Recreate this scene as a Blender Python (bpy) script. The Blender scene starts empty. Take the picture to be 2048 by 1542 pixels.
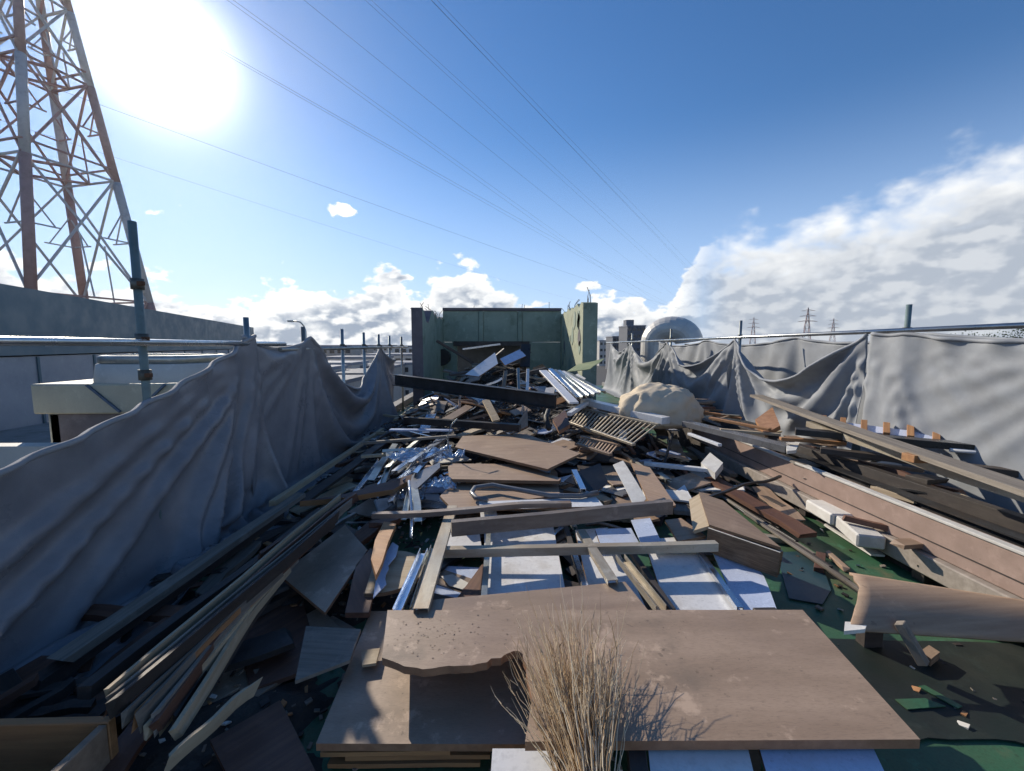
import bpy, bmesh, math, random
import numpy as np
from mathutils import Vector, Matrix, noise
R = math.radians
random.seed(7); rnd = random.random
def ru(a, b): return a + (b - a) * rnd()
S = bpy.context.scene
COL = S.collection

# ---------------------------------------------------------------- camera
H = 1.62                       # eye height over the roof deck (z = 0)
F = 830.0                      # focal length in pixels of the 2048 px photograph
PITCH, YAW = math.atan(81 / F), math.atan(24 / F)
cam_d = bpy.data.cameras.new("camera"); cam_d.sensor_width = 36; cam_d.lens = F / 2048 * 36
cam_d.clip_start = 0.02; cam_d.clip_end = 20000
cam = bpy.data.objects.new("camera", cam_d); COL.objects.link(cam)
cam.location = (0, 0, H); cam.rotation_euler = (R(90) - PITCH, 0, -YAW)
S.camera = cam
CM = cam.rotation_euler.to_matrix()
def ray(px, py): return CM @ Vector(((px - 1024) / F, -(py - 771) / F, -1))
def P(px, py, z):              # the point of a pixel's ray at height z
    d = ray(px, py); t = (z - H) / d.z
    return Vector((0, 0, H)) + d * t
def PY(px, py, Y):             # the point of a pixel's ray at depth Y
    d = ray(px, py); t = Y / d.y
    return Vector((0, 0, H)) + d * t

# ---------------------------------------------------------------- light
sd = ray(325, 105).normalized()
SUN_EL = math.asin(sd.z); SUN_AZ = math.atan2(sd.x, sd.y)
sun_d = bpy.data.lights.new("sun", 'SUN'); sun_d.energy = 4.1; sun_d.angle = R(0.53); sun_d.color = (1, .90, .75)
sun = bpy.data.objects.new("sun", sun_d); COL.objects.link(sun)
sun.rotation_euler = sd.to_track_quat('Z', 'Y').to_euler()
vs = S.view_settings; vs.view_transform = 'Standard'; vs.look = 'None'; vs.exposure = 0.36; vs.gamma = 1
S.cycles.use_denoising = True
S.cycles.max_bounces = 6; S.cycles.transparent_max_bounces = 16
S.cycles.sample_clamp_indirect = 4

W = bpy.data.worlds.new("World"); S.world = W; W.use_nodes = True
nt = W.node_tree; nt.nodes.clear()
class N:                       # tiny expression builder over math nodes
    tree = nt
    def __init__(s, k): s.k = k
    @staticmethod
    def m(op, *a):
        n = N.tree.nodes.new('ShaderNodeMath'); n.operation = op
        for i, v in enumerate(a):
            if isinstance(v, N): N.tree.links.new(v.k, n.inputs[i])
            else: n.inputs[i].default_value = v
        return N(n.outputs[0])
    def __add__(s, o): return N.m('ADD', s, o)
    def __radd__(s, o): return N.m('ADD', s, o)
    def __sub__(s, o): return N.m('SUBTRACT', s, o)
    def __rsub__(s, o): return N.m('SUBTRACT', o, s)
    def __mul__(s, o): return N.m('MULTIPLY', s, o)
    def __rmul__(s, o): return N.m('MULTIPLY', s, o)
    def __truediv__(s, o): return N.m('DIVIDE', s, o)
def smooth(x, a, b):
    n = N.tree.nodes.new('ShaderNodeMapRange'); n.interpolation_type = 'SMOOTHSTEP'
    N.tree.links.new(x.k, n.inputs['Value'])
    n.inputs['From Min'].default_value = a; n.inputs['From Max'].default_value = b
    return N(n.outputs[0])
def nnew(t): return N.tree.nodes.new(t)
def lk(a, b): N.tree.links.new(a, b)
def fbm(x, y, w, scale, detail, rough=.55, dist=0):
    c = nnew('ShaderNodeCombineXYZ'); lk(x.k, c.inputs[0]); lk(y.k, c.inputs[1]); c.inputs[2].default_value = w
    n = nnew('ShaderNodeTexNoise'); n.noise_dimensions = '3D'
    lk(c.outputs[0], n.inputs['Vector'])
    n.inputs['Scale'].default_value = scale; n.inputs['Detail'].default_value = detail
    n.inputs['Roughness'].default_value = rough; n.inputs['Distortion'].default_value = dist
    return N(n.outputs['Fac'])
def mixc(f, a, b):
    n = nnew('ShaderNodeMix'); n.data_type = 'RGBA'
    for i, v in ((0, f), (6, a), (7, b)):
        if isinstance(v, N): lk(v.k, n.inputs[i])
        elif hasattr(v, 'links'): lk(v, n.inputs[i])
        else: n.inputs[i].default_value = v if i == 0 else (*v, 1)
    return n.outputs[2]
sky = nnew('ShaderNodeTexSky'); sky.sky_type = 'NISHITA'; sky.sun_disc = False
sky.sun_elevation = SUN_EL; sky.sun_rotation = SUN_AZ
sky.altitude = 20; sky.air_density = 1.0; sky.dust_density = 0.04; sky.ozone_density = 1.8
tc = nnew('ShaderNodeTexCoord'); sep = nnew('ShaderNodeSeparateXYZ'); lk(tc.outputs['Generated'], sep.inputs[0])
dx, dy, dz = (N(sep.outputs[i]) for i in range(3))
az = N.m('ARCTAN2', dx, dy) * 57.2958
el = N.m('ARCSINE', dz) * 57.2958
ramp = nnew('ShaderNodeValToRGB'); ramp.color_ramp.interpolation = 'EASE'
pts = [(-180, 5), (-120, 7), (-75, 5), (-51, 8), (-46, 5), (-42.8, 5.3), (-38.9, 5.6), (-34, 3.2), (-31, 4), (-27.4, 6.9), (-22.9, 4.4),
       (-18.6, 6.3), (-15.5, 8.0), (-10.9, 6.1), (-7.5, 8.2), (-2.8, 8.6), (1.4, 5.8), (4.1, 3.2), (9, 2.8), (13.5, 6.3), (16.8, 4.6), (21.7, 4.0),
       (25.2, 9.5), (28, 12.4), (34, 12.0), (40, 13.8), (49, 16.0), (56, 16.5), (75, 12), (110, 6), (150, 8), (180, 5)]
cr = ramp.color_ramp
while len(cr.elements) < len(pts): cr.elements.new(.5)
for e, (a, h) in zip(cr.elements, pts):
    e.position = (a + 180) / 360; e.color = (h / 20,) * 3 + (1,)
lk(((az + 180) / 360).k, ramp.inputs[0])
hh = N(ramp.outputs[0]) * 21.5
xa, ya = az * .1, el * .16
n1 = fbm(xa, ya, 3.1, 3.4, 9, .50)
n2 = fbm(xa, ya, 8.4, 1.3, 7, .55)
# the same field looked up a little towards the sun, for the lit rims
n1s = fbm(xa - .06, ya + .12, 3.1, 3.4, 4, .45)
wide = smooth(az, 22, 30)                                   # the big bank on the right is softer
D = (hh - el) * (.34 - wide * .12) + (n1 - .5) * (3.4 - wide * 1.2) + (n2 - .5) * 1.2 + .35 - wide * .25
for (a0, e0, ra, re) in ((-19.6, 15.9, 2.0, .95), (-37.3, 13.3, 1.9, .9), (-34.3, 13.0, 1.7, .7), (13, 7.8, 2.2, 1.0), (6.5, 5.6, 2, .6), (-13, 8.6, 1.2, .4)):
    q = N.m('SQRT', N.m('POWER', (az - a0) / ra, 2.0) + N.m('POWER', (el - e0) / re, 2.0))
    D = N.m('MAXIMUM', D, (1.0 - q) * .8 + (n1 - .55) * 4.6)
alpha = N.m('MAXIMUM', smooth(D, 0.0, .38) * (1.0 - wide), smooth(D, -.15, 1.3) * wide) * smooth(el, -1, .6)
alpha = alpha * (1.0 - smooth(el, 22, 30))
n3 = fbm(xa, ya, 5.7, 1.35, 4, .42)
thick = smooth(D * .45 + (n3 - .5) * (2.4 - wide * .7) + (hh - el) * (wide * .06 + .05) + .12 - wide * .62, .10, .95)
n1l = fbm(xa, ya, 3.1, 3.4, 4, .45)
litd = smooth(n1l - n1s, -.09, .12)
shade = N.m('MULTIPLY', thick, 1.0 - litd * (wide * -.45 + .8))
white = (.90, .895, .87); grey = (.20, .255, .345)
ccol = mixc(shade * (1.0 - wide * .25), white, grey)
# low white haze band that dissolves the horizon
hz = 1.0 - smooth(el, -.5, 27)
sky_hsv = nnew('ShaderNodeHueSaturation'); lk(sky.outputs[0], sky_hsv.inputs['Color'])
sky_hsv.inputs['Saturation'].default_value = 1.25
skym = nnew('ShaderNodeVectorMath'); skym.operation = 'SCALE'
tint = nnew('ShaderNodeVectorMath'); tint.operation = 'MULTIPLY'; lk(sky_hsv.outputs[0], tint.inputs[0]); tint.inputs[1].default_value = (.98, .99, 1.10)
lk(tint.outputs[0], skym.inputs[0]); skym.inputs['Scale'].default_value = .092
col = mixc(hz * .80, skym.outputs[0], (.42, .56, .82))
# sun and the bright air around it
dot = nnew('ShaderNodeVectorMath'); dot.operation = 'DOT_PRODUCT'; lk(tc.outputs['Generated'], dot.inputs[0]); dot.inputs[1].default_value = sd
th = N.m('ARCCOSINE', N.m('MINIMUM', N(dot.outputs['Value']), .999999)) * 57.2958
glow = N.m('EXPONENT', N.m('POWER', th / 4.1, 2.0) * -1.0) * 2.0 + N.m('EXPONENT', th / -6.5) * .30
col = mixc(alpha * .96, col, ccol)
gl = nnew('ShaderNodeVectorMath'); gl.operation = 'SCALE'; gl.inputs[0].default_value = (1, .97, .92); lk(glow.k, gl.inputs['Scale'])
ad = nnew('ShaderNodeVectorMath'); ad.operation = 'ADD'; lk(col, ad.inputs[0]); lk(gl.outputs[0], ad.inputs[1])
bg = nnew('ShaderNodeBackground'); lk(ad.outputs[0], bg.inputs[0]); bg.inputs[1].default_value = 1.0
wo = nnew('ShaderNodeOutputWorld'); lk(bg.outputs[0], wo.inputs[0])

# ---------------------------------------------------------------- materials
MATS = {}
def mat(name, c1, c2=None, scale=6, rough=.7, metal=0, bump=.15, stretch=(1, 1, 1), dirt=.25, dirtc=(.09, .075, .06), spec=.5,
        trans=0, fine=90, rvar=.12, coat=0, vary=.18):
    m = bpy.data.materials.new(name); m.use_nodes = True
    N.tree = t = m.node_tree; t.nodes.clear()
    c2 = c2 or tuple(x * .7 for x in c1)
    tcn = nnew('ShaderNodeTexCoord'); mp = nnew('ShaderNodeMapping'); mp.inputs['Scale'].default_value = stretch
    oi = nnew('ShaderNodeObjectInfo')
    va = nnew('ShaderNodeVectorMath'); va.operation = 'ADD'; lk(tcn.outputs['Object'], va.inputs[0])
    cx = nnew('ShaderNodeVectorMath'); cx.operation = 'SCALE'; cx.inputs[0].default_value = (7.3, 5.1, 9.7); lk(oi.outputs['Random'], cx.inputs['Scale'])
    lk(cx.outputs[0], va.inputs[1]); lk(va.outputs[0], mp.inputs[0])
    def nz(sc, det, vec, rg=.6):
        n = nnew('ShaderNodeTexNoise'); n.inputs['Scale'].default_value = sc; n.inputs['Detail'].default_value = det; n.inputs['Roughness'].default_value = rg
        lk(vec, n.inputs['Vector']); return N(n.outputs['Fac'])
    a = nz(scale, 6, mp.outputs[0]); b = nz(2.1, 7, va.outputs[0], .65); f = nz(fine, 3, mp.outputs[0])
    base = mixc(smooth(a, .3, .7), c1, c2)
    base = mixc(smooth(b, .52, .72) * dirt, base, dirtc)
    base = mixc(smooth(f, .45, .75) * (dirt * .5), base, tuple(x * .55 for x in c2))
    sp_ = nz(38, 4, va.outputs[0], .5); st_ = nz(5.5, 8, va.outputs[0], .7)
    base = mixc(smooth(sp_, .64, .72) * smooth(b, .42, .62) * min(.7, dirt * 1.1), base, tuple(x * .45 for x in c2))
    base = mixc(smooth(st_, .56, .66) * dirt * .8, base, tuple(min(1, x * 1.35 + .02) for x in c1))
    hs = nnew('ShaderNodeHueSaturation'); lk(base, hs.inputs['Color'])
    lk(((N(oi.outputs['Random']) - .5) * vary * 2 + 1.0).k, hs.inputs['Value'])
    bs = nnew('ShaderNodeBsdfPrincipled'); lk(hs.outputs[0], bs.inputs['Base Color'])
    lk((smooth(b, .3, .7) * rvar * 2 + (rough - rvar)).k, bs.inputs['Roughness'])
    bs.inputs['Metallic'].default_value = metal; bs.inputs['Specular IOR Level'].default_value = spec
    bs.inputs['Coat Weight'].default_value = coat; bs.inputs['Coat Roughness'].default_value = .15
    bp = nnew('ShaderNodeBump'); bp.inputs['Strength'].default_value = bump; bp.inputs['Distance'].default_value = .01
    lk((a * .6 + f * .4).k, bp.inputs['Height']); lk(bp.outputs[0], bs.inputs['Normal'])
    out = nnew('ShaderNodeOutputMaterial')
    if trans:
        tr = nnew('ShaderNodeBsdfTranslucent'); lk(hs.outputs[0], tr.inputs[0]); lk(bp.outputs[0], tr.inputs['Normal'])
        mx = nnew('ShaderNodeMixShader'); mx.inputs[0].default_value = trans; lk(bs.outputs[0], mx.inputs[1]); lk(tr.outputs[0], mx.inputs[2])
        lk(mx.outputs[0], out.inputs[0])
    else: lk(bs.outputs[0], out.inputs[0])
    MATS[name] = m; return m
GR = (.35, 7, 7)
mat('deck', (.03, .125, .065), (.055, .11, .055), 3, .55, bump=.2, dirt=1.0, dirtc=(.135, .13, .07), vary=0, rvar=.15)
mat('concrete', (.30, .29, .27), (.22, .21, .20), 5, .9, bump=.35, dirt=.5, vary=.05)
mat('panel_brown', (.34, .245, .175), (.25, .175, .12), 2.2, .5, bump=.09, dirt=.85, dirtc=(.18, .135, .10), stretch=(.5, 3, 3), coat=.0, spec=.5)
mat('panel_core', (.36, .19, .105), (.26, .13, .07), 14, .85, bump=.4, dirt=.2)
mat('ply', (.36, .25, .17), (.27, .18, .12), 5, .6, bump=.12, stretch=GR, dirt=.4, dirtc=(.16, .13, .11))
mat('ply_edge', (.30, .19, .11), (.16, .09, .05), 30, .85, bump=.5, stretch=(.3, .3, 5))
mat('wood_warm', (.46, .235, .10), (.33, .155, .065), 4, .65, bump=.25, stretch=GR, dirt=.2)
mat('wood_red', (.16, .075, .045), (.10, .045, .03), 4, .6, bump=.25, stretch=GR, dirt=.3)
mat('wood_grey', (.26, .225, .185), (.16, .135, .11), 5, .8, bump=.4, stretch=GR, dirt=.4)
mat('wood_pale', (.47, .38, .26), (.36, .27, .17), 4, .7, bump=.25, stretch=GR, dirt=.3)
mat('wood_dark', (.06, .047, .04), (.035, .028, .025), 4, .6, bump=.3, stretch=GR, dirt=.3, dirtc=(.12, .10, .08))
mat('laminate', (.73, .73, .73), (.67, .67, .68), 2, .36, bump=.05, dirt=.6, dirtc=(.40, .36, .31), fine=40, vary=.08)
mat('laminate_blue', (.55, .61, .76), (.48, .55, .71), 2, .28, bump=.05, dirt=.55, dirtc=(.36, .34, .33), vary=.08)
mat('board_white', (.70, .68, .63), (.60, .57, .52), 9, .85, bump=.25, dirt=.35, dirtc=(.4, .34, .28))
mat('alu', (.62, .66, .72), (.50, .54, .60), 3, .25, 1, .06, stretch=(.3, 4, 4), dirt=.25, rvar=.08)
mat('galv', (.42, .44, .42), (.30, .32, .31), 9, .42, .85, .1, dirt=.5, dirtc=(.24, .20, .15))
mat('steel_dark', (.055, .055, .058), (.035, .034, .034), 7, .45, .5, .2, dirt=.45, dirtc=(.12, .08, .05))
mat('steel_worn', (.25, .215, .19), (.17, .135, .115), 6, .55, .35, .2, stretch=(.6, 3, 3), dirt=.6, dirtc=(.20, .105, .055))
mat('stud', (.42, .385, .31), (.31, .25, .18), 4, .5, .35, .15, stretch=(.6, 3, 3), dirt=.5, dirtc=(.24, .13, .07))
mat('plastic_grey', (.20, .20, .205), (.14, .14, .145), 4, .3, bump=.05, dirt=.3, coat=.3)
mat('plastic_black', (.025, .026, .028), (.018, .018, .02), 4, .35, bump=.1, dirt=.3)
mat('fascia_pink', (.36, .255, .21), (.30, .21, .17), 3, .6, bump=.1, stretch=(.3, 3, 3), dirt=.35, dirtc=(.22, .16, .13), vary=.03)
mat('fascia_grey', (.35, .30, .255), (.27, .23, .195), 4, .75, bump=.2, stretch=GR, dirt=.4, vary=.03)
mat('bag', (.72, .60, .44), (.64, .53, .38), 5, .85, bump=.1, dirt=.15, dirtc=(.36, .28, .19), fine=160, trans=.1)
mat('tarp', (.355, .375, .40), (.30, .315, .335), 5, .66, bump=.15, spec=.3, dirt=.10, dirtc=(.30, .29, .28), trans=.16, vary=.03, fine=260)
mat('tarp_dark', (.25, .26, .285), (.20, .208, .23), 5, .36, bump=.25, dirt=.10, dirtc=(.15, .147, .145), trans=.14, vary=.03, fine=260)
mat('pipe', (.50, .52, .53), (.40, .42, .42), 8, .28, .9, .05, dirt=.3, dirtc=(.25, .22, .18), rvar=.08)
mat('pipe_green', (.17, .235, .235), (.13, .18, .18), 8, .5, .2, .1, dirt=.3)
mat('coupler', (.16, .17, .15), (.10, .10, .09), 20, .6, .6, .3, dirt=.4)
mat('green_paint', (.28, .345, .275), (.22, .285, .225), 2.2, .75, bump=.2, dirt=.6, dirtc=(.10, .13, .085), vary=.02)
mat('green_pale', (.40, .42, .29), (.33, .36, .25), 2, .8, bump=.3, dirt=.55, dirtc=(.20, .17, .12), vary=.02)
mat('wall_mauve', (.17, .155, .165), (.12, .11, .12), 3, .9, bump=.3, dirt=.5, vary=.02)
mat('rust', (.13, .065, .035), (.08, .04, .025), 20, .9, .2, .3)
mat('sheet_green', (.44, .47, .25), (.36, .40, .20), 3, .6, bump=.1, dirt=.35, dirtc=(.25, .22, .14))
mat('warehouse_top', (.085, .15, .185), (.078, .14, .175), 1, .5, bump=.05, dirt=.08, dirtc=(.17, .21, .24), vary=0)
mat('warehouse_low', (.30, .33, .37), (.26, .29, .33), 1, .6, bump=.05, dirt=.3, dirtc=(.2, .21, .22), vary=0)
mat('cream', (.50, .47, .35), (.44, .41, .31), 3, .55, bump=.05, dirt=.4, dirtc=(.28, .25, .18), vary=.02)
mat('cream_white', (.56, .55, .50), (.50, .49, .45), 3, .55, bump=.05, dirt=.3, dirtc=(.34, .31, .26), vary=.02)
mat('roof_grey', (.24, .235, .22), (.18, .18, .17), 1, .9, bump=.2, dirt=.5, vary=.1)
mat('pylon_red', (.45, .28, .245), (.40, .25, .22), 2, .6, .1, .05, vary=0)
mat('pylon_white', (.55, .54, .53), (.50, .49, .48), 2, .6, .1, .05, vary=0)
mat('wire', (.06, .06, .065), None, 2, .5, .5, 0, vary=0)
mat('straw', (.78, .62, .41), (.64, .48, .29), 8, .75, bump=.1, dirt=.15, trans=.2, stretch=(1, 1, .3), vary=0)
mat('straw_pale', (.88, .76, .56), (.78, .64, .44), 8, .7, bump=.1, dirt=.1, trans=.2, vary=0)
mat('straw_brown', (.52, .36, .20), (.40, .26, .14), 8, .75, bump=.1, dirt=.15, trans=.2, vary=0)
mat('earth', (.06, .05, .042), (.035, .03, .027), 9, .95, bump=.8, dirt=.5, dirtc=(.13, .105, .08), vary=0)
mat('asphalt', (.06, .06, .062), (.045, .045, .046), 2, .9, bump=.1, vary=0)
mat('city_wall', (.50, .48, .45), (.45, .43, .40), 1, .8, bump=.05, dirt=.3, vary=.28)
mat('city_wall_dark', (.12, .13, .155), (.10, .11, .13), 1, .8, bump=.05, dirt=.2, vary=.2)
mat('city_roof', (.18, .20, .24), (.14, .155, .19), 1, .7, bump=.1, vary=.4)
mat('window_dark', (.035, .045, .055), None, 1, .12, 0, 0, dirt=0)
mat('duct', (.60, .58, .53), (.52, .50, .46), 2, .5, .25, .05, dirt=.3, dirtc=(.35, .32, .27), vary=.03)
mat('leaf', (.05, .085, .03), (.03, .055, .02), 3, .6, bump=.1, trans=.25, vary=.1)
mat('bark', (.10, .075, .05), None, 6, .9, bump=.5)
mat('teal_patch', (.035, .085, .10), (.028, .065, .08), 3, .4, bump=.1, dirt=.3)
mat('shade_sheet', (.006, .016, .012), (.009, .013, .011), 3, .6, bump=.15, dirt=.4, dirtc=(.03, .035, .025))  # near-black green that paints the shade on the deck
mat('rubber', (.02, .02, .021), None, 5, .6, bump=.2)
mat('blue_stay', (.10, .15, .22), None, 5, .5, .3)
def film_mat():
    m = bpy.data.materials.new('film'); m.use_nodes = True; N.tree = m.node_tree; m.node_tree.nodes.clear()
    g = nnew('ShaderNodeBsdfGlossy'); g.inputs[0].default_value = (.80, .86, .95, 1); g.inputs['Roughness'].default_value = .14
    d = nnew('ShaderNodeBsdfDiffuse'); d.inputs[0].default_value = (.45, .52, .62, 1)
    t = nnew('ShaderNodeBsdfTransparent')
    m1 = nnew('ShaderNodeMixShader'); m1.inputs[0].default_value = .5; lk(g.outputs[0], m1.inputs[1]); lk(d.outputs[0], m1.inputs[2])
    m2 = nnew('ShaderNodeMixShader'); m2.inputs[0].default_value = .72; lk(t.outputs[0], m2.inputs[1]); lk(m1.outputs[0], m2.inputs[2])
    o = nnew('ShaderNodeOutputMaterial'); lk(m2.outputs[0], o.inputs[0]); MATS['film'] = m
film_mat()
def drop_mat():
    m = bpy.data.materials.new('water_drop'); m.use_nodes = True
    b = m.node_tree.nodes['Principled BSDF']; b.inputs['Transmission Weight'].default_value = 1; b.inputs['IOR'].default_value = 1.33
    b.inputs['Roughness'].default_value = .03; MATS['drop'] = m
drop_mat()

# ---------------------------------------------------------------- object helpers
def link(name, me, mats, parent=None, mw=None):
    o = bpy.data.objects.new(name, me); COL.objects.link(o)
    if me is not None:
        for m in ([mats] if isinstance(mats, str) else mats): me.materials.append(MATS[m])
    if mw is not None: o.matrix_world = mw
    if parent is not None:
        o.parent = parent
        o.matrix_parent_inverse = pinv(parent)
    return o
def pinv(p):
    m = Matrix.Identity(4); q = p
    while q is not None:
        m = Matrix.LocRotScale(q.location, q.rotation_euler, q.scale) @ m if q.parent is None else q.matrix_parent_inverse @ Matrix.LocRotScale(q.location, q.rotation_euler, q.scale) @ m
        q = q.parent
    return m.inverted()
def T(o, label, cat, group=None, kind=None):
    o['label'] = label; o['category'] = cat
    if group: o['group'] = group
    if kind: o['kind'] = kind
    return o
def ST(o, label=None):
    o['kind'] = 'structure'
    if label: o['label'] = label
    return o
def empty(name, loc=(0, 0, 0)):
    o = bpy.data.objects.new(name, None); COL.objects.link(o); o.location = loc; o.empty_display_size = .1; return o
def mesh_bm(bm, name='m', smooth_=False):
    me = bpy.data.meshes.new(name); bm.normal_update(); bm.to_mesh(me); bm.free()
    if smooth_: me.shade_smooth()
    return me
def bevel_all(bm, off):
    if off > 0:
        es = [e for e in bm.edges if len(e.link_faces) == 2 and e.calc_face_angle(0) > .5]
        try: bmesh.ops.bevel(bm, geom=es, offset=off, segments=1, affect='EDGES', clamp_overlap=True)
        except Exception: pass
def jag(a, b, n=6, amp=.02):                       # broken line from a to b, both kept
    a, b = Vector(a), Vector(b); out = [a]; d = b - a; s = Vector((-d.y, d.x, 0)).normalized()
    for i in range(1, n): out.append(a + d * ((i + ru(-.3, .3)) / n) + s * ru(-amp, amp) + Vector((0, 0, ru(-amp, amp) * .2)))
    return out
def slab(name, pts, t, mats, parent=None, bev=.002, warp=0, sub=0):
    """a flat piece with the outline pts (world, top side), t thick downwards; mats = face or (face, edge)"""
    pts = [Vector(p) for p in pts]; n = len(pts)
    c = sum(pts, Vector()) / n
    nm = Vector()
    for i in range(n): nm += (pts[i] - c).cross(pts[(i + 1) % n] - c)
    nm.normalize()
    if nm.z < 0: nm = -nm
    x = pts[1] - pts[0]; x = (x - nm * x.dot(nm)).normalized(); y = nm.cross(x)
    mw = Matrix((x, y, nm)).transposed().to_4x4(); mw.translation = c
    inv = mw.inverted()
    lp = [inv @ p for p in pts]
    area = sum(lp[i].x * lp[(i + 1) % n].y - lp[(i + 1) % n].x * lp[i].y for i in range(n))
    if area < 0: lp.reverse()
    bm = bmesh.new()
    vt = [bm.verts.new((p.x, p.y, 0)) for p in lp]; vb = [bm.verts.new((p.x, p.y, -t)) for p in lp]
    bm.faces.new(vt); bm.faces.new(vb[::-1])
    for i in range(n):
        f = bm.faces.new((vt[i], vb[i], vb[(i + 1) % n], vt[(i + 1) % n])); f.material_index = 1 if not isinstance(mats, str) else 0
    if sub:
        L = max(abs(v.co.x) for v in bm.verts); Wd = max(abs(v.co.y) for v in bm.verts)
        for k in range(1, sub):
            g = bm.verts[:] + bm.edges[:] + bm.faces[:]
            bmesh.ops.bisect_plane(bm, geom=g, plane_co=(-L + 2 * L * k / sub, 0, 0), plane_no=(1, 0, 0))
            g = bm.verts[:] + bm.edges[:] + bm.faces[:]
            bmesh.ops.bisect_plane(bm, geom=g, plane_co=(0, -Wd + 2 * Wd * k / sub, 0), plane_no=(0, 1, 0))
        s = ru(0, 50)
        for v in bm.verts: v.co.z += warp * noise.noise(Vector((v.co.x * 1.6 + s, v.co.y * 1.6, s)))
    else: bevel_all(bm, min(bev, t * .3))
    me = mesh_bm(bm); return link(name, me, mats, parent, mw)
PROF = {
 'box': lambda w, h: [(-w/2, 0), (w/2, 0), (w/2, h), (-w/2, h)],
 'chan': lambda w, h: [(-w/2, 0), (w/2, 0), (w/2, h), (w/2-.004, h), (w/2-.004, .004), (-w/2+.004, .004), (-w/2+.004, h), (-w/2, h)],
 'hat': lambda w, h: [(-w/2, h), (-w/2, 0), (-w/2+.004, 0), (-w/2+.004, h-.004), (w/2-.004, h-.004), (w/2-.004, 0), (w/2, 0), (w/2, h)],
 'angle': lambda w, h: [(-w/2, 0), (-w/2+.005, 0), (-w/2+.005, h-.005), (w/2, h-.005), (w/2, h), (-w/2, h)],
 'ibeam': lambda w, h: [(-w/2, 0), (w/2, 0), (w/2, .012), (.006, .012), (.006, h-.012), (w/2, h-.012), (w/2, h), (-w/2, h), (-w/2, h-.012), (-.006, h-.012), (-.006, .012), (-w/2, .012)],
 'pipe': lambda w, h: [(w/2*math.cos(i*math.tau/14), h/2+w/2*math.sin(i*math.tau/14)) for i in range(14)],
}
def bar(name, a, b, w, h, mats, prof='box', roll=0, parent=None, bend=0, seg=1, bev=.002, ragged=0):
    a, b = Vector(a), Vector(b); d = b - a; L = d.length; x = d.normalized()
    up = Vector((0, 0, 1)) if abs(x.z) < .95 else Vector((0, 1, 0))
    y = up.cross(x).normalized(); z = x.cross(y)
    mw = Matrix((x, y, z)).transposed().to_4x4() @ Matrix.Rotation(roll, 4, 'X'); mw.translation = (a + b) / 2
    pr = PROF[prof](w, h); n = len(pr)
    if bend and seg == 1: seg = 8
    bm = bmesh.new(); rings = []; s = ru(0, 99)
    for k in range(seg + 1):
        u = k / seg; xx = (u - .5) * L
        oy = bend * noise.noise(Vector((u * 2.3 + s, 0, 0))); oz = bend * noise.noise(Vector((u * 2.3, s, 0)))
        e = (k in (0, seg))
        rings.append([bm.verts.new((xx + (ru(-ragged, ragged) if e else 0), p[0] + oy, p[1] + oz)) for p in pr])
    for k in range(seg):
        for i in range(n): bm.faces.new((rings[k][i], rings[k][(i+1) % n], rings[k+1][(i+1) % n], rings[k+1][i]))
    f0 = bm.faces.new(rings[0][::-1]); f1 = bm.faces.new(rings[-1])
    if not isinstance(mats, str): f0.material_index = f1.material_index = 1
    bmesh.ops.recalc_face_normals(bm, faces=bm.faces[:])
    if prof == 'box' and seg == 1: bevel_all(bm, min(bev, h * .2, w * .2))
    if prof == 'pipe':
        for f in bm.faces:
            if len(f.verts) == 4: f.smooth = True
    return link(name, mesh_bm(bm), mats, parent, mw)
def box(name, x0, x1, y0, y1, z0, z1, mats, parent=None, bev=.003):
    bm = bmesh.new(); bmesh.ops.create_cube(bm, size=1)
    c = Vector(((x0+x1)/2, (y0+y1)/2, (z0+z1)/2))
    bmesh.ops.scale(bm, vec=(x1-x0, y1-y0, z1-z0), verts=bm.verts)
    bevel_all(bm, bev)
    return link(name, mesh_bm(bm), mats, parent, Matrix.Translation(c))
def tube(name, path, r, mats, parent=None, n=8, taper=None):
    path = [Vector(p) for p in path]; c = path[0].copy()
    bm = bmesh.new(); rings = []
    for i, p in enumerate(path):
        t = (path[min(i+1, len(path)-1)] - path[max(i-1, 0)]).normalized()
        u = t.cross(Vector((0, 0, 1)) if abs(t.z) < .9 else Vector((1, 0, 0))).normalized(); v = t.cross(u)
        rr = r if taper is None else r * (1 + (taper - 1) * i / (len(path) - 1))
        rings.append([bm.verts.new(p - c + (u * math.cos(k*math.tau/n) + v * math.sin(k*math.tau/n)) * rr) for k in range(n)])
    for i in range(len(path)-1):
        for k in range(n): bm.faces.new((rings[i][k], rings[i][(k+1) % n], rings[i+1][(k+1) % n], rings[i+1][k]))
    bm.faces.new(rings[0][::-1]); bm.faces.new(rings[-1])
    bmesh.ops.recalc_face_normals(bm, faces=bm.faces[:])
    return link(name, mesh_bm(bm, smooth_=True), mats, parent, Matrix.Translation(c))
def grid_obj(name, fn, nu, nv, mats, parent=None, sub=0, thick=0):
    bm = bmesh.new(); vv = [[bm.verts.new(fn(i / nu, j / nv)) for j in range(nv + 1)] for i in range(nu + 1)]
    for i in range(nu):
        for j in range(nv): bm.faces.new((vv[i][j], vv[i+1][j], vv[i+1][j+1], vv[i][j+1]))
    c = sum((v.co for v in bm.verts), Vector()) / len(bm.verts)
    for v in bm.verts: v.co -= c
    o = link(name, mesh_bm(bm, smooth_=True), mats, parent, Matrix.Translation(c))
    if thick: md = o.modifiers.new('s', 'SOLIDIFY'); md.thickness = thick
    if sub: md = o.modifiers.new('u', 'SUBSURF'); md.levels = md.render_levels = sub
    return o

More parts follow.
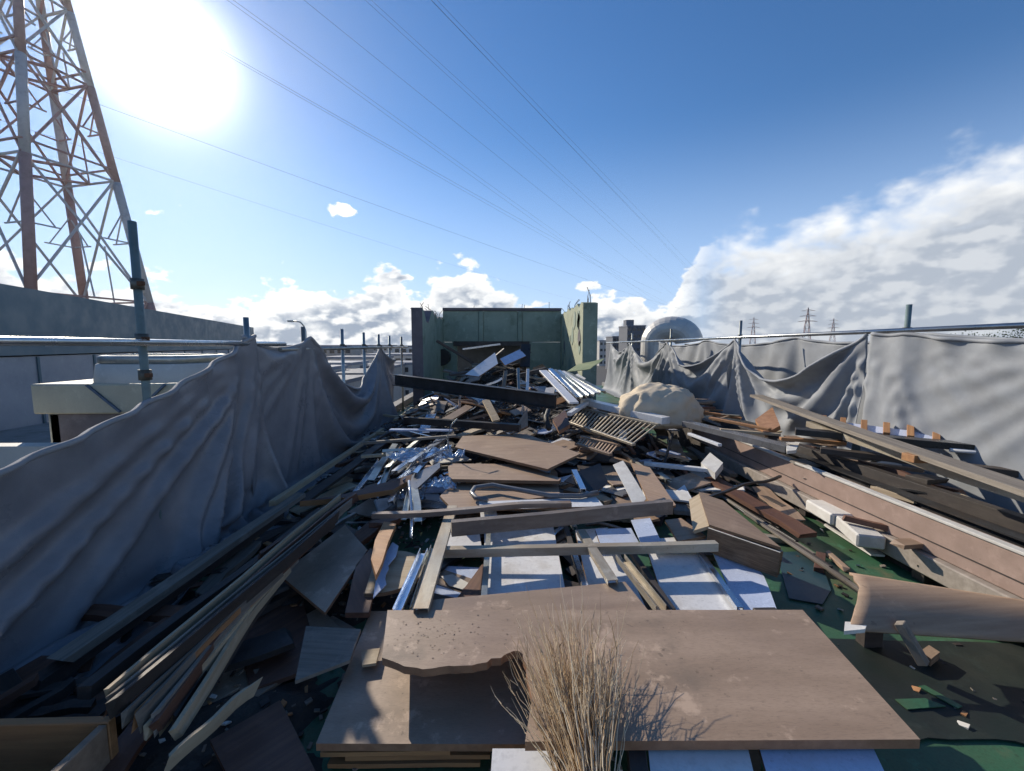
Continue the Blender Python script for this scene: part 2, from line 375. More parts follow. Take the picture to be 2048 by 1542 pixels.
# ================================================================ SETTING
XL, XR = -2.33, 4.0                                  # planes of the two scaffold fences
def ground():
    bm = bmesh.new(); bmesh.ops.create_grid(bm, x_segments=2, y_segments=2, size=6000)
    return link('ground', mesh_bm(bm), 'asphalt', None, Matrix.Translation((0, 0, -10)))
ST(ground())
deck = ST(box('roof_deck', -2.75, 4.3, -3, 16.5, -.5, 0, 'deck'))
ST(box('building_below', -2.7, 4.25, -2.95, 16.4, -9.99, -.51, 'concrete'))
ST(box('parapet_left', -2.74, -2.5, -2.9, 16.3, .004, .16, 'concrete', bev=.01))
ST(box('parapet_right', 4.04, 4.28, -2.9, 16.3, .004, .16, 'concrete', bev=.01))

# ---------------------------------------------------------------- cloth: position based sheets hung from pins
def cloth(X, pins, bottom, out, step=.065, steps=230, seed=1, side=1, rope=False, zig=.01):
    """pins: [(y, z, sag to next)]; returns grid of points and shape"""
    rs = np.random.RandomState(seed)
    ys, rest, tops, pinned = [], [], [], []
    for k, (y, z, sag) in enumerate(pins):
        pinned.append(len(ys)); ys.append(y); tops.append(z)
        if k == len(pins) - 1: break
        y2, z2 = pins[k+1][0], pins[k+1][1]; sp = math.hypot(y2 - y, z2 - z); s = 8 / 3 * (sag / sp) ** 2
        n = max(3, int(sp * (1 + s) / step))
        for i in range(1, n): ys.append(y + (y2 - y) * i / n); tops.append(z + (z2 - z) * i / n)
        rest += [sp * (1 + s) / n] * n
    nu = len(ys); hgt = max(tops) - bottom; nv = int(hgt / step) + 1
    rest = np.array(rest); dv = hgt * 1.0 / (nv - 1)
    p = np.zeros((nu, nv, 3)); v = np.linspace(0, 1, nv)
    p[:, :, 1] = np.array(ys)[:, None]
    p[:, :, 2] = np.array(tops)[:, None] - v[None] * hgt
    p[:, :, 0] = X + side * out * v[None] ** .8 + rs.randn(nu, nv) * zig + .03 * np.sin(np.arange(nu) * .9)[:, None]
    k_ = 0
    for k in range(len(pins) - 1):
        i0, i1 = pinned[k], pinned[k+1]; u_ = np.linspace(0, 1, i1 - i0 + 1)[:, None]; p[i0:i1+1, :, 2] -= 4 * pins[k][2] * u_ * (1 - u_) * (1 - v[None] * .9)
    if rope: pinned = list(range(nu))
    q = p.copy(); w = np.ones((nu, nv)); w[pinned, 0] = 0; w[pinned, 1] = .5
    p0 = p[pinned, 0].copy(); g = np.array([0, 0, -2.6]); dt = .018
    H0 = np.repeat(rest[:, None], nv, 1) * (1 + ((.05 if side > 0 else .018) * v[None] if rope else 0)); V0 = np.full((nu, nv - 1), dv)
    DG = np.sqrt(rest[:, None] ** 2 + dv ** 2) * np.ones((nu - 1, nv - 1))
    B0 = rest[:-1] + rest[1:]; B0 = np.repeat(B0[:, None], nv, 1)
    def con(a, b, L, wa, wb, k):
        d = b - a; l = np.linalg.norm(d, axis=-1) + 1e-9; s = (k * (l - L) / l / (wa + wb + 1e-9))[..., None] * d
        a += s * wa[..., None]; b -= s * wb[..., None]
    fl = .02
    for it in range(steps):
        vel = (p - q) * (.985 if it < steps * .7 else .94); q = p.copy()
        p = p + vel * (w[..., None] > 0) + g * dt * dt * (w[..., None] > 0)
        for _ in range(11):
            for s in (0, 1):
                con(p[s:-1:2][:len(p[s+1::2])], p[s+1::2], H0[s::2][:len(p[s+1::2])], w[s:-1:2][:len(p[s+1::2])], w[s+1::2], 1)
                con(p[:, s:-1:2], p[:, s+1::2], V0[:, s::2], w[:, s:-1:2], w[:, s+1::2], 1)
            con(p[:-1, :-1], p[1:, 1:], DG, w[:-1, :-1], w[1:, 1:], .22)
            con(p[1:, :-1], p[:-1, 1:], DG, w[1:, :-1], w[:-1, 1:], .22)
            con(p[:-2], p[2:], B0, w[:-2], w[2:], .04)
            con(p[:, :-2], p[:, 2:], np.full((nu, nv - 2), 2 * dv), w[:, :-2], w[:, 2:], .04)
            p[pinned, 0] = p0
            np.maximum(p[..., 2], fl, out=p[..., 2])
            # stays on its side of the posts, and within reach of the hem's weight
            if side > 0: p[..., 0] = np.clip(p[..., 0], X - .02, X + .45)
            else: p[..., 0] = np.clip(p[..., 0], X - .45, X + .02)
        low = p[..., 2] < fl + .004
        q[low] = p[low]
    return p
def fan(p, y0=4.02, z0=1.75):                       # folds that fan out from the tie at the post
    for i in range(p.shape[0]):
        for j in range(1, p.shape[1]):
            y, z = p[i, j, 1], p[i, j, 2]; t = y0 - y; d = p[i, 0, 2] - z
            a = math.atan2(d, t + .12); r = math.hypot(t, d)
            n_ = noise.noise(Vector((a * 5, r * .5, 2.2)))
            k = math.sin(a * 17 + 2.4 * n_ + .5 * r); k = (1 - abs(k)) ** 1.6 * 1.7 - .6
            p[i, j, 0] += k * .062 * min(1, r * .9) * min(1, d * 3) * (.5 + .8 * abs(noise.noise(Vector((r * .7, a * 3, 7))))) * 1.6
            p[i, j, 0] += .012 * min(1, d * 4) * noise.noise(Vector((y * 4, z * 7, 1)))
    return p
def gather(p, ties, sign=-1, amp=.035):              # narrow gathers below each tie
    for i in range(p.shape[0]):
        for j in range(p.shape[1]):
            y, z = p[i, j, 1], p[i, j, 2]
            for (y0, z0) in ties:
                r = math.hypot(y - y0, z - z0)
                if r > 2.2 or r < .02: continue
                a = math.atan2(y - y0, max(z0 - z, .001)); n_ = noise.noise(Vector((a * 3, y0, 1.7)))
                k = math.sin(a * 13 + 3 * n_ + y0); k = (1 - abs(k)) ** 1.5 * 1.7 - .6
                p[i, j, 0] += sign * amp * k * min(1, r * 1.6) * (1 - r / 2.2) * (1.2 - .6 * abs(a) / 1.57)
            p[i, j, 0] += .005 * noise.noise(Vector((y * 4, z * 5, 4)))
    return p
def cloth_obj(name, p, m):
    nu, nv, _ = p.shape; c = Vector(p.reshape(-1, 3).mean(0))
    vs_ = [tuple(Vector(x) - c) for x in p.reshape(-1, 3)]
    fs = [(i*nv+j, (i+1)*nv+j, (i+1)*nv+j+1, i*nv+j+1) for i in range(nu-1) for j in range(nv-1)]
    me = bpy.data.meshes.new(name); me.from_pydata(vs_, [], fs); me.shade_smooth()
    o = link(name, me, m, None, Matrix.Translation(c))
    md = o.modifiers.new('sub', 'SUBSURF'); md.levels = md.render_levels = 1
    # the rolled top hem
    row = [Vector(p[i, 0]) + Vector((0, 0, .004 + .007 * noise.noise(Vector((i * .35, 0, 5))))) for i in range(nu)]
    row = [(row[max(i-1, 0)] + row[i] * 2 + row[min(i+1, nu-1)]) / 4 for i in range(nu)]
    tube('hem', row, .019, 'tarp', o, 8)
    md = o.modifiers.new('thick', 'SOLIDIFY'); md.thickness = .003
    return o
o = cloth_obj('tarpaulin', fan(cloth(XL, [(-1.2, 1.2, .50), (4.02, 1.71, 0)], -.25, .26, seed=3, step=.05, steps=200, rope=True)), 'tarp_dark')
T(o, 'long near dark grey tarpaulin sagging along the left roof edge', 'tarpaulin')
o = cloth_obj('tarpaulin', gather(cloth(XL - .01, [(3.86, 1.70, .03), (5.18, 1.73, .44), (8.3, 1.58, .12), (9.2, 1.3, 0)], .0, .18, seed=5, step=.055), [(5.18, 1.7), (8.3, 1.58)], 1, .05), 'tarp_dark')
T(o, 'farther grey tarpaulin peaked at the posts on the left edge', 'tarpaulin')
o = cloth_obj('tarpaulin', gather(cloth(XR, [(.6, 1.70, .06), (2.4, 1.70, .07), (4.0, 1.73, .02), (4.38, 1.74, 0)], -.1, .24, seed=8, side=-1, rope=True, step=.055), [(2.4, 1.7), (4.2, 1.74)], -1, .04), 'tarp')
T(o, 'nearest light grey tarpaulin hanging taut on the right edge', 'tarpaulin')
o = cloth_obj('tarpaulin', gather(cloth(XR - .03, [(4.42, 1.74, .36), (6.95, 1.72, 0)], .0, .22, seed=11, side=-1, step=.05), [(4.42, 1.74), (6.95, 1.72)], -1, .13), 'tarp')
T(o, 'grey tarpaulin sagging deepest between two posts on the right', 'tarpaulin')
o = cloth_obj('tarpaulin', gather(cloth(XR - .01, [(6.98, 1.72, .26), (9.8, 1.70, .20), (12.7, 1.68, .12), (15, 1.68, 0)], .0, .2, seed=14, side=-1, step=.06), [(6.98, 1.72), (9.8, 1.70), (12.7, 1.68)], -1, .13), 'tarp')
T(o, 'farthest grey tarpaulin in swags towards the green wall, right edge', 'tarpaulin')
o = cloth_obj('tarpaulin', cloth(XR + .62, [(1.8, 1.70, .08), (4.4, 1.74, .10), (6.4, 1.74, .12), (9.2, 1.72, .12), (12, 1.70, 0)], .2, .12, seed=21, side=1, step=.09, steps=120, rope=True), 'tarp')
T(o, 'second grey sheet hung behind the sagging right tarpaulin', 'tarpaulin')

# ---------------------------------------------------------------- scaffold posts and rails
def post(x, y, top, label, green=False, couplers=()):
    o = T(empty('scaffold_post', (x, y, 0)), label, 'post', 'scaffold posts of the fence')
    bar('tube', (x, y, -.3), (x, y, top), .0486, .0, 'pipe_green' if green else 'galv', 'pipe', parent=o)
    for z in couplers:
        c = bar('coupler', (x, y, z - .035), (x, y, z + .035), .074, 0, 'coupler', 'pipe', parent=o)
        box('bolt', x + .03, x + .07, y - .045, y - .02, z - .014, z + .014, 'rust', parent=c)
    return o
lp = [(2.86, 2.42, 'tall blue-green scaffold post beside the pylon, at the left rail'), (4.02, 1.88, 'scaffold post at the peak between the two left tarpaulins'),
      (5.15, 1.84, 'third scaffold post on the left, at a tarpaulin peak'), (6.4, 1.86, 'fourth scaffold post on the left, above the sagging sheet'),
      (7.4, 1.84, 'fifth scaffold post along the left edge'), (8.3, 1.83, 'sixth scaffold post left, at the last tarpaulin peak'),
      (9.1, 1.82, 'seventh scaffold post left, just past the tarpaulin'), (10.2, 1.82, 'last scaffold post left, beside the green wall')]
for k, (y, t, l) in enumerate(lp): post(XL - .06, y, t, l, k == 0, (1.66, 2.02, 1.42) if k == 0 else (1.60,))
rp = [(1.2, 2.05, 'nearest scaffold post on the right, at the frame edge'), (4.06, 2.02, 'green scaffold post rising above the right rail, second along'), (6.95, 2.03, 'third scaffold post on the right, at the gathered folds'),
      (9.8, 2.0, 'fourth scaffold post on the right, below the curved duct'), (12.7, 1.98, 'last scaffold post right, next to the green wall')]
for k, (y, t, l) in enumerate(rp): post(XR + .06, y, t, l, k == 1, (1.76,))
T(bar('scaffold_rail', (XL - .01, -1.5, 1.65), (XL - .01, 4.6, 1.63), .0486, 0, 'pipe', 'pipe'), 'shining steel tube rail along the left fence', 'rail', 'scaffold rails')
T(bar('scaffold_rail', (XL - .01, 4.5, 1.575), (XL - .01, 10.6, 1.57), .0486, 0, 'galv', 'pipe'), 'far dull tube rail behind the left tarpaulin peaks', 'rail', 'scaffold rails')
T(bar('scaffold_rail', (XR + .01, -.5, 1.79), (XR + .01, 15.6, 1.70), .0486, 0, 'pipe', 'pipe'), 'long steel tube rail above the right tarpaulins', 'rail', 'scaffold rails')
T(bar('scaffold_brace', (XL - .12, 2.9, 1.2), (XL - .12, 3.6, .4), .03, 0, 'blue_stay', 'pipe'), 'thin blue diagonal stay at the foot of the left post', 'stay')

# ---------------------------------------------------------------- neighbouring roof, warehouse, cooling unit
nb = T(empty('neighbour_building', (-8, 6, -9.9)), 'flat grey neighbouring roof just beyond the left tarpaulin', 'building')
box('wall', -12.6, -3.4, -4, 13, -9.95, -.75, 'city_wall', nb); box('roof', -12.7, -3.35, -4.1, 13.1, -.75, -.55, 'roof_grey', nb)
box('parapet', -12.7, -3.35, 5.3, 5.5, -.548, .35, 'cream_white', nb)
a, b = P(0, 568, 3.2), P(505, 655, 3.2)
a = a + (a - b) * .35
dirw = (b - a).normalized(); nrm = Vector((dirw.y, -dirw.x, 0))
wh = T(empty('warehouse', (a + b) / 2 - Vector((0, 0, 13.1))), 'long blue-grey warehouse wall below the pylon on the left', 'warehouse')
def wall_box(name, p, q, z0, z1, depth, m, par):
    p, q = Vector((p.x, p.y, 0)), Vector((q.x, q.y, 0)); d = (q - p).normalized(); nn = Vector((-d.y, d.x, 0))
    return slab(name, [Vector((p.x, p.y, z1)), Vector((q.x, q.y, z1)), Vector((q.x, q.y, z1)) + nn * depth, Vector((p.x, p.y, z1)) + nn * depth], z1 - z0, m, par)
nn = Vector((-dirw.y, dirw.x, 0))
wall_box('wall', a, b, -9.98, 1.3, 12, 'warehouse_low', wh)
wall_box('fascia', a - nn * .08, b - nn * .08, 1.34, 3.2, 12, 'warehouse_top', wh)
Lw = (b - a).length
for k in range(1, 14):                                # panel joints of the siding
    c = a + dirw * (Lw * k / 14) - nn * .02
    box('joint_strip', c.x - .03, c.x + .03, c.y - .03, c.y + .03, -4, 1.29, 'warehouse_top', wh, 0)
def cooling_unit():
    o = T(empty('cooling_unit', (-5.6, 6, -.55)), 'cream rooftop cooling unit with raised fan housing behind the left post', 'cooling unit')
    Y = 6.0; X0, X1 = PY(62, 800, Y).x, PY(372, 800, Y).x
    zt, zm, zb = PY(200, 712, Y).z, PY(200, 768, Y).z, PY(200, 828, Y).z
    box('cabinet', X0, X1, Y, Y + 1.5, zb, zm, 'cream', o, .02)
    box('base_frame', X0 + .12, X1 - .12, Y + .1, Y + 1.4, zb - .55, zb - .01, 'wall_mauve', o, .01)
    box('leg', X0 + .1, X0 + .25, Y + .1, Y + .3, -.55, zb - .01, 'galv', o, .005)
    box('leg', X1 - .25, X1 - .1, Y + .1, Y + .3, -.55, zb - .01, 'galv', o, .005)
    xa_, xb_ = PY(140, 740, Y).x, PY(362, 740, Y).x; cx, rx = (xa_ + xb_) / 2, (xb_ - xa_) / 2
    bm = bmesh.new(); n = 36; prof = [(1.0, zm + .002), (1.0, zm + .04), (.96, zt - .13), (.94, zt - .12), (.5, zt - .12)]
    rings = [[bm.verts.new((cx + rx * r * (abs(math.cos(t)) ** .6) * (1 if math.cos(t) > 0 else -1), Y + .75 + .72 * r * (abs(math.sin(t)) ** .6) * (1 if math.sin(t) > 0 else -1), z)) for t in [i * math.tau / n for i in range(n)]] for r, z in prof]
    for i in range(len(prof)-1):
        for k in range(n): bm.faces.new((rings[i][k], rings[i][(k+1) % n], rings[i+1][(k+1) % n], rings[i+1][k]))
    link('fan_housing', mesh_bm(bm, smooth_=True), 'cream_white', o)
    bm = bmesh.new(); prof = [(.90, zt - .118), (.93, zt - .11), (.93, zt - .02), (.90, zt), (.80, zt), (.78, zt - .10)]
    rings = [[bm.verts.new((cx + rx * r * (abs(math.cos(t)) ** .6) * (1 if math.cos(t) > 0 else -1), Y + .75 + .72 * r * (abs(math.sin(t)) ** .6) * (1 if math.sin(t) > 0 else -1), z)) for t in [i * math.tau / n for i in range(n)]] for r, z in prof]
    for i in range(len(prof)-1):
        for k in range(n): bm.faces.new((rings[i][k], rings[i][(k+1) % n], rings[i+1][(k+1) % n], rings[i+1][k]))
    link('grille_band', mesh_bm(bm, smooth_=True), 'galv', o)
    for k in range(9):
        x = xa_ + (xb_ - xa_) * (k + 1.5) / 11
        bar('guard_bar', (x, Y + .2, zt + .005), (x, Y + 1.3, zt + .005), .012, .012, 'galv', parent=o)
    for s in (1, -1): bar('stay', (cx + s * .55, Y - .02, zm - .02), (cx + s * .12, Y - .02, zb + .02), .03, .03, 'blue_stay', parent=o)
cooling_unit()

# ---------------------------------------------------------------- the green walled penthouse, half torn down
def penthouse():
    o = T(empty('rooftop_penthouse', (0, 11, 0)), 'roofless green concrete penthouse with torn walls and rebar', 'penthouse')
    Yf, Yb = 9.3, 12.6
    xl0, xl1 = PY(824, 700, Yf).x, PY(846, 700, Yf).x
    xr0, xr1 = PY(1165, 700, Yf).x, PY(1194, 700, Yf).x
    zt = PY(1000, 622, Yb).z
    def side(x0, x1, tops, m, lab, ends):
        # torn upper outline along y, extruded over the wall thickness
        bm = bmesh.new()
        pr = [(Yf, 0)] + [(Yf + (Yb + .2 - Yf) * u, z) for u, z in tops] + [(Yb + .2, 0)]
        L = [bm.verts.new((x0, y, z)) for y, z in pr]; Q = [bm.verts.new((x1, y, z)) for y, z in pr]
        fl = bm.faces.new(L); fr = bm.faces.new(Q[::-1])
        for i in range(len(pr)):
            bm.faces.new((L[i], Q[i], Q[(i+1) % len(pr)], L[(i+1) % len(pr)])).material_index = 1
        bm.faces.ensure_lookup_table(); fl.material_index = ends[0]; fr.material_index = ends[1]
        bmesh.ops.recalc_face_normals(bm, faces=bm.faces[:])
        w = link('side_wall', mesh_bm(bm), m, o); w['label'] = lab; return w
    tl = [(u, PY(835, 612, Yf).z - .10 * u + ru(-.09, .09) - (.25 if .12 < u < .3 else 0)) for u in [i / 14 for i in range(15)]]
    tr = [(u, PY(1180, 606, Yf).z + .0 * u + ru(-.08, .06)) for u in [i / 14 for i in range(15)]]
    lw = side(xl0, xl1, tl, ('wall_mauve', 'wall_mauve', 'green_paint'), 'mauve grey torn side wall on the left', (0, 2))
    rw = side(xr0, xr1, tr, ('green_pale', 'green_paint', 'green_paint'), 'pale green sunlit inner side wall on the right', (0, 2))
    # back wall: three panels between pilasters, a wide opening low down
    xs = [xl1 + .003, PY(962, 650, Yb).x, PY(1040, 650, Yb).x, xr0 - .003]
    zo = PY(1000, 684, Yb).z; xo0, xo1 = PY(914, 700, Yb).x, PY(1052, 700, Yb).x
    for i in range(3):
        w = box('wall_panel', xs[i] + (.0 if i == 0 else .07), xs[i+1] - (.0 if i == 2 else .07), Yb, Yb + .15, zo, zt, 'green_paint', o, .01)
    box('wall_panel', xs[0], xo0, Yb, Yb + .15, 0, zo - .004, 'green_paint', o, .01)
    box('wall_panel', xo1, xs[3], Yb, Yb + .15, 0, zo - .004, 'green_paint', o, .01)
    for x in xs[1:3]: box('pilaster', x - .066, x + .066, Yb - .04, Yb + .12, zo + .002, zt - .01, 'green_paint', o, .012)
    box('coping', xs[0], xs[3], Yb - .05, Yb + .2, zt + .003, zt + .09, 'wall_mauve', o, .012)
    box('lintel', xo0 - .1, xo1 + .1, Yb - .08, Yb - .045, zo - .12, zo + .02, 'steel_dark', o, .005)
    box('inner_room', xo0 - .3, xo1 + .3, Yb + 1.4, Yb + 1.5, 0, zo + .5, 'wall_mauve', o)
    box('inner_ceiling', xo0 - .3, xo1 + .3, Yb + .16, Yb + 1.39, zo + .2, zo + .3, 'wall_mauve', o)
    # pipe stub seen as a round dark hole
    c = PY(882, 715, Yb - .5)
    bm = bmesh.new(); bmesh.ops.create_cone(bm, cap_ends=True, segments=28, radius1=.24, radius2=.24, depth=.5)
    bmesh.ops.rotate(bm, verts=bm.verts, cent=(0, 0, 0), matrix=Matrix.Rotation(R(90), 3, 'X'))
    link('pipe_stub', mesh_bm(bm), 'rubber', o, Matrix.Translation((c.x, c.y + .2, c.z)))
    # bent reinforcement rods along the torn tops
    for x0, x1, tops in ((xl0, xl1, tl), (xr0, xr1, tr)):
        for k in range(11):
            u = ru(0, 1); z = np.interp(u, [t[0] for t in tops], [t[1] for t in tops]); y = Yf + (Yb - Yf) * u; x = ru(x0 + .03, x1 - .03)
            h = ru(.12, .34); bx, by = ru(-.15, .15), ru(-.15, .15)
            tube('rebar', [(x, y, z - .1), (x + bx * .15, y + by * .1, z + h * .5), (x + bx, y + by, z + h)], .008, 'rust', o, 5)
    for k in range(4):
        x = ru(xs[0] + .3, xs[3] - .3); tube('rebar', [(x, Yb + .05, zt), (x + ru(-.03, .03), Yb + .05, zt + ru(.15, .3))], .007, 'rust', o, 5)
    # flakes of old paint left on the right wall
    for k in range(16):
        y, z, r = ru(Yf + .3, Yb - .2), ru(.9, 2.3), ru(.06, .22)
        pts_ = [(xr0 - .004, y + r * math.cos(t) * ru(.5, 1.2), z + r * 1.4 * math.sin(t) * ru(.5, 1.2)) for t in [i * math.tau / 9 for i in range(9)]]
        bm = bmesh.new(); f = bm.faces.new([bm.verts.new(p) for p in pts_])
        e = bmesh.ops.extrude_face_region(bm, geom=[f]); bmesh.ops.translate(bm, verts=[v for v in e['geom'] if isinstance(v, bmesh.types.BMVert)], vec=(-.006, 0, 0))
        link('paint_flake', mesh_bm(bm), random.choice(['green_paint', 'green_paint', 'wall_mauve']), rw)
penthouse()

# ---------------------------------------------------------------- pylon, wires
def pylon(cx, cy, d1, zb, zw, rw_, ztop, name, label, s=1.0, arms=3, thick=.32, detail=True):
    o = T(empty(name, (cx, cy, zb)), label, 'pylon')
    a0 = Vector((d1[0], d1[1], 0)); b0 = Vector((-d1[1], d1[0], 0))
    apex = ztop
    def leg(k, z):
        f = (apex - z) / (apex - zw); f = max(f, .06)
        v = (a0, b0, -a0, -b0)[k % 4]
        return Vector((cx, cy, z)) + v * f
    lv = [zb]; z = zb
    while z < apex * .93:
        z += max(2.2 * s, (apex - z) * (.27 if detail else .25)); lv.append(min(z, apex * .96))
    for k in range(4):
        for i in range(len(lv) - 1):
            m = 'pylon_red' if (i + k) % 2 == 0 else 'pylon_white'
            bar('leg', leg(k, lv[i]), leg(k, lv[i+1]), thick * (1.6 - 1.0 * i / len(lv)), thick, m, 'pipe', parent=o)
    for k in range(4):
        for i in range(len(lv) - 1):
            p, q, p2, q2 = leg(k, lv[i]), leg(k+1, lv[i]), leg(k, lv[i+1]), leg(k+1, lv[i+1])
            m = 'pylon_red' if i % 2 == 0 else 'pylon_white'; t = thick * .32
            bar('brace', p, q2, t, t, m, 'box', parent=o, bev=0); bar('brace', q, p2, t, t, m, 'box', parent=o, bev=0)
            bar('crossbar', p2, q2, t, t, m, 'box', parent=o, bev=0)
            if detail:
                c = (p + q + p2 + q2) / 4
                for e, f in ((p, p2), (q, q2)):
                    mid = (e + f) / 2; bar('strut', mid, (mid + c) / 2 + (c - mid) * .1, t * .7, t * .7, m, 'box', parent=o, bev=0)
                    bar('strut', (e * .25 + f * .75), (mid + c) / 2, t * .6, t * .6, m, 'box', parent=o, bev=0)
                bar('strut', (p + q) / 2, (p + q2) / 2 * .5 + c * .5, t * .6, t * .6, m, 'box', parent=o, bev=0)
    if detail:                                      # plan diaphragms: the dense bands
        for z in (lv[2], lv[3], lv[5]):
            L4 = [leg(k, z) for k in range(4)]
            M4 = [(L4[k] + L4[(k+1) % 4]) / 2 for k in range(4)]
            for k in range(4): bar('diaphragm', M4[k], M4[(k+1) % 4], thick * .4, thick * .4, 'pylon_red', 'box', parent=o, bev=0)
            for k in range(4):
                bar('platform_rail', L4[k] + Vector((0, 0, 1.1)), L4[(k+1) % 4] + Vector((0, 0, 1.1)), thick * .3, thick * .3, 'pylon_red', 'box', parent=o, bev=0)
    for j in range(arms):
        z = apex * (.62 + .13 * j); w = (a0 - b0).normalized() * (7.5 if detail else 6) * s
        c = Vector((cx, cy, z))
        for sg in (1, -1):
            for k in range(4): bar('crossarm', leg(k, z + (1.6 * s if k % 2 else 0)), c + w * sg * (1.6 - .25 * j), thick * .4, thick * .4, 'pylon_red', 'box', parent=o, bev=0)
    return o
pylon(-41.6, 41, (6.06, 3.5), -9.9, H, 0, PY(95, -120, 41).z * 1.32, 'lattice_pylon', 'huge red and white lattice pylon below the sun at left', .8, 0, .50)
for k, (px, Y, top, lab) in enumerate(((1612, 330, 612, 'distant red lattice pylon on the horizon above right tarpaulins'), (1505, 480, 632, 'faint far pylon left of the distant red one'), (1664, 520, 634, 'faint far pylon right of the distant red one'))):
    c = PY(px, 690, Y); zt = PY(px, top, Y).z
    pylon(c.x, c.y, (5, 2), -10, -10, 0, zt, 'lattice_pylon', lab, .7, 3, .4, False)
wires = [((850, 0), (1330, 480), 40), ((862, 0), (1342, 480), 40), ((716, 0), (1262, 478), 38), ((728, 0), (1274, 478), 38), ((640, 40), (1190, 460), 34),
         ((560, 90), (1120, 470), 32), ((572, 90), (1132, 470), 32), ((560, 180), (1060, 440), 28), ((500, 330), (1080, 520), 24), ((250, 330), (800, 490), 30),
         ((940, 90), (1400, 560), 46), ((660, 240), (1150, 500), 30)]
for k, (A, B, hgt) in enumerate(wires):
    p, q = P(*A, H + hgt), P(*B, H + hgt); d = q - p
    s = p - d * .55; e = p + d * 3.4
    pts_ = []
    for i in range(49):
        u = i / 48; x = s + (e - s) * u
        x.z += -4 * 2.5 * u * (1 - u) + 2.0 - hgt * .25 * u ** 2 * .6
        pts_.append(x)
    o = tube('power_line', pts_, .018, 'wire', n=4)
    T(o, ['topmost pair left wire', 'topmost pair right wire', 'second pair left wire', 'second pair right wire', 'single wire below the second pair', 'third pair left wire', 'third pair right wire', 'wire below the third pair', 'second lowest wire', 'lowest wire, nearest the pylon', 'rightmost wire', 'faint wire between third pair and lowest'][k] + ' of the power lines in the sky', 'power line', 'overhead power lines')

# ---------------------------------------------------------------- curved duct, city
def duct():
    Y = 13.0; o = T(empty('curved_duct', PY(1340, 700, Y)), 'large silver curved exhaust duct showing above the right tarpaulin', 'duct')
    # gooseneck: an arc whose mouth faces right and towards the camera
    cA = PY(1342, 694, Y); r0 = .38; ax = Vector((.86, -.5, 0)).normalized()
    Rr = .52; path = []
    for i in range(15):
        t = math.pi * (1 - i / 14)                 # from left foot over the top to the mouth
        path.append(cA + ax * (math.cos(t) * Rr) + Vector((0, 0, math.sin(t) * Rr * .78 + .15)))
    path = [cA - ax * Rr + Vector((0, 0, -1.6))] + path
    side_ = Vector((-ax.y, ax.x, 0))
    def ring(bm, p, t, r):
        u = side_; v = t.cross(u).normalized()
        return [bm.verts.new(p + (u * math.cos(k*math.tau/26) * 1.35 + v * math.sin(k*math.tau/26)) * r) for k in range(26)]
    bm = bmesh.new(); prev = None
    for i, p in enumerate(path):
        t = (path[min(i+1, len(path)-1)] - path[max(i-1, 0)]).normalized(); rg = ring(bm, p, t, r0)
        if prev:
            for k in range(26): bm.faces.new((prev[k], prev[(k+1) % 26], rg[(k+1) % 26], rg[k]))
        prev = rg
    md = link('bend', mesh_bm(bm), 'duct', o); md.modifiers.new('s', 'SOLIDIFY').thickness = -.02
    for i in range(2, len(path), 3):                # seams
        bm = bmesh.new(); t = (path[min(i+1, len(path)-1)] - path[i-1]).normalized()
        a_, b_ = ring(bm, path[i] - t * .012, t, r0 + .018), ring(bm, path[i] + t * .012, t, r0 + .018)
        for k in range(26): bm.faces.new((a_[k], a_[(k+1) % 26], b_[(k+1) % 26], b_[k]))
        m_ = link('seam', mesh_bm(bm), 'duct', o); m_.modifiers.new('s', 'SOLIDIFY').thickness = .01
    for dxx in (-.6, .5): box('support_leg', cA.x + dxx - .05, cA.x + dxx + .05, cA.y - .05, cA.y + .05, -1.0, cA.z + .1, 'duct', o)
duct()
rb = T(empty('neighbour_building', (9, 12, -10)), 'low grey neighbouring building that carries the curved duct', 'building')
box('wall', 5.2, 13, 8, 20, -9.98, -1.2, 'city_wall', rb); box('roof', 5.1, 13.1, 7.9, 20.1, -1.198, -1.0, 'roof_grey', rb)

def city_block(x, y, w, d, top, m, label, floors=0, cols=0, roofm='city_roof', cat='building', group=None):
    o = T(empty('city_building', (x, y, -10)), label, cat, group)
    box('wall', x - w/2, x + w/2, y, y + d, -10, top, m, o, 0)
    box('roof', x - w/2 - .2, x + w/2 + .2, y - .2, y + d + .2, top + .003, top + .5, roofm, o, 0)
    if floors:
        fh = (top + 10) / floors
        for i in range(floors):
            for j in range(cols):
                cx = x - w/2 + w * (j + .5) / cols; z = -10 + fh * (i + .35)
                box('window', cx - w / cols * .3, cx + w / cols * .3, y - .05, y + .1, z, z + fh * .42, 'window_dark', o, 0)
    return o
def at(px, Y): return PY(px, 690, Y).x
c = city_block(at(1272, 170), 170, 7.5, 12, 9.2, 'city_wall_dark', 'dark apartment block on the skyline left of the curved duct', 7, 4)
box('lift_tower', at(1262, 170) - 1.6, at(1262, 170) + 1.6, 172, 176, 9.7, 12, 'city_wall_dark', c, 0)
city_block(at(1238, 190), 190, 6, 12, 5.2, 'city_wall_dark', 'lower dark block stepping down left of the apartment block', 5, 3)
city_block(at(1215, 230), 230, 9, 14, 3.8, 'city_wall', 'pale low block on the skyline beside the green wall', 4, 4)
far = [(535, 60, 14, -2.2), (580, 48, 9, -3.2), (632, 75, 12, -2.0), (668, 62, 8, -3.0), (705, 95, 13, -1.5), (742, 80, 8, -2.8), (776, 110, 13, -1.2), (808, 90, 8, -2.6), (560, 130, 18, .6), (640, 150, 22, 1.1), (690, 190, 20, .7), (735, 220, 26, 1.2), (790, 240, 24, .9), (815, 180, 12, .8), (470, 150, 22, 1.0)]
cl = ['white', 'grey', 'cream']
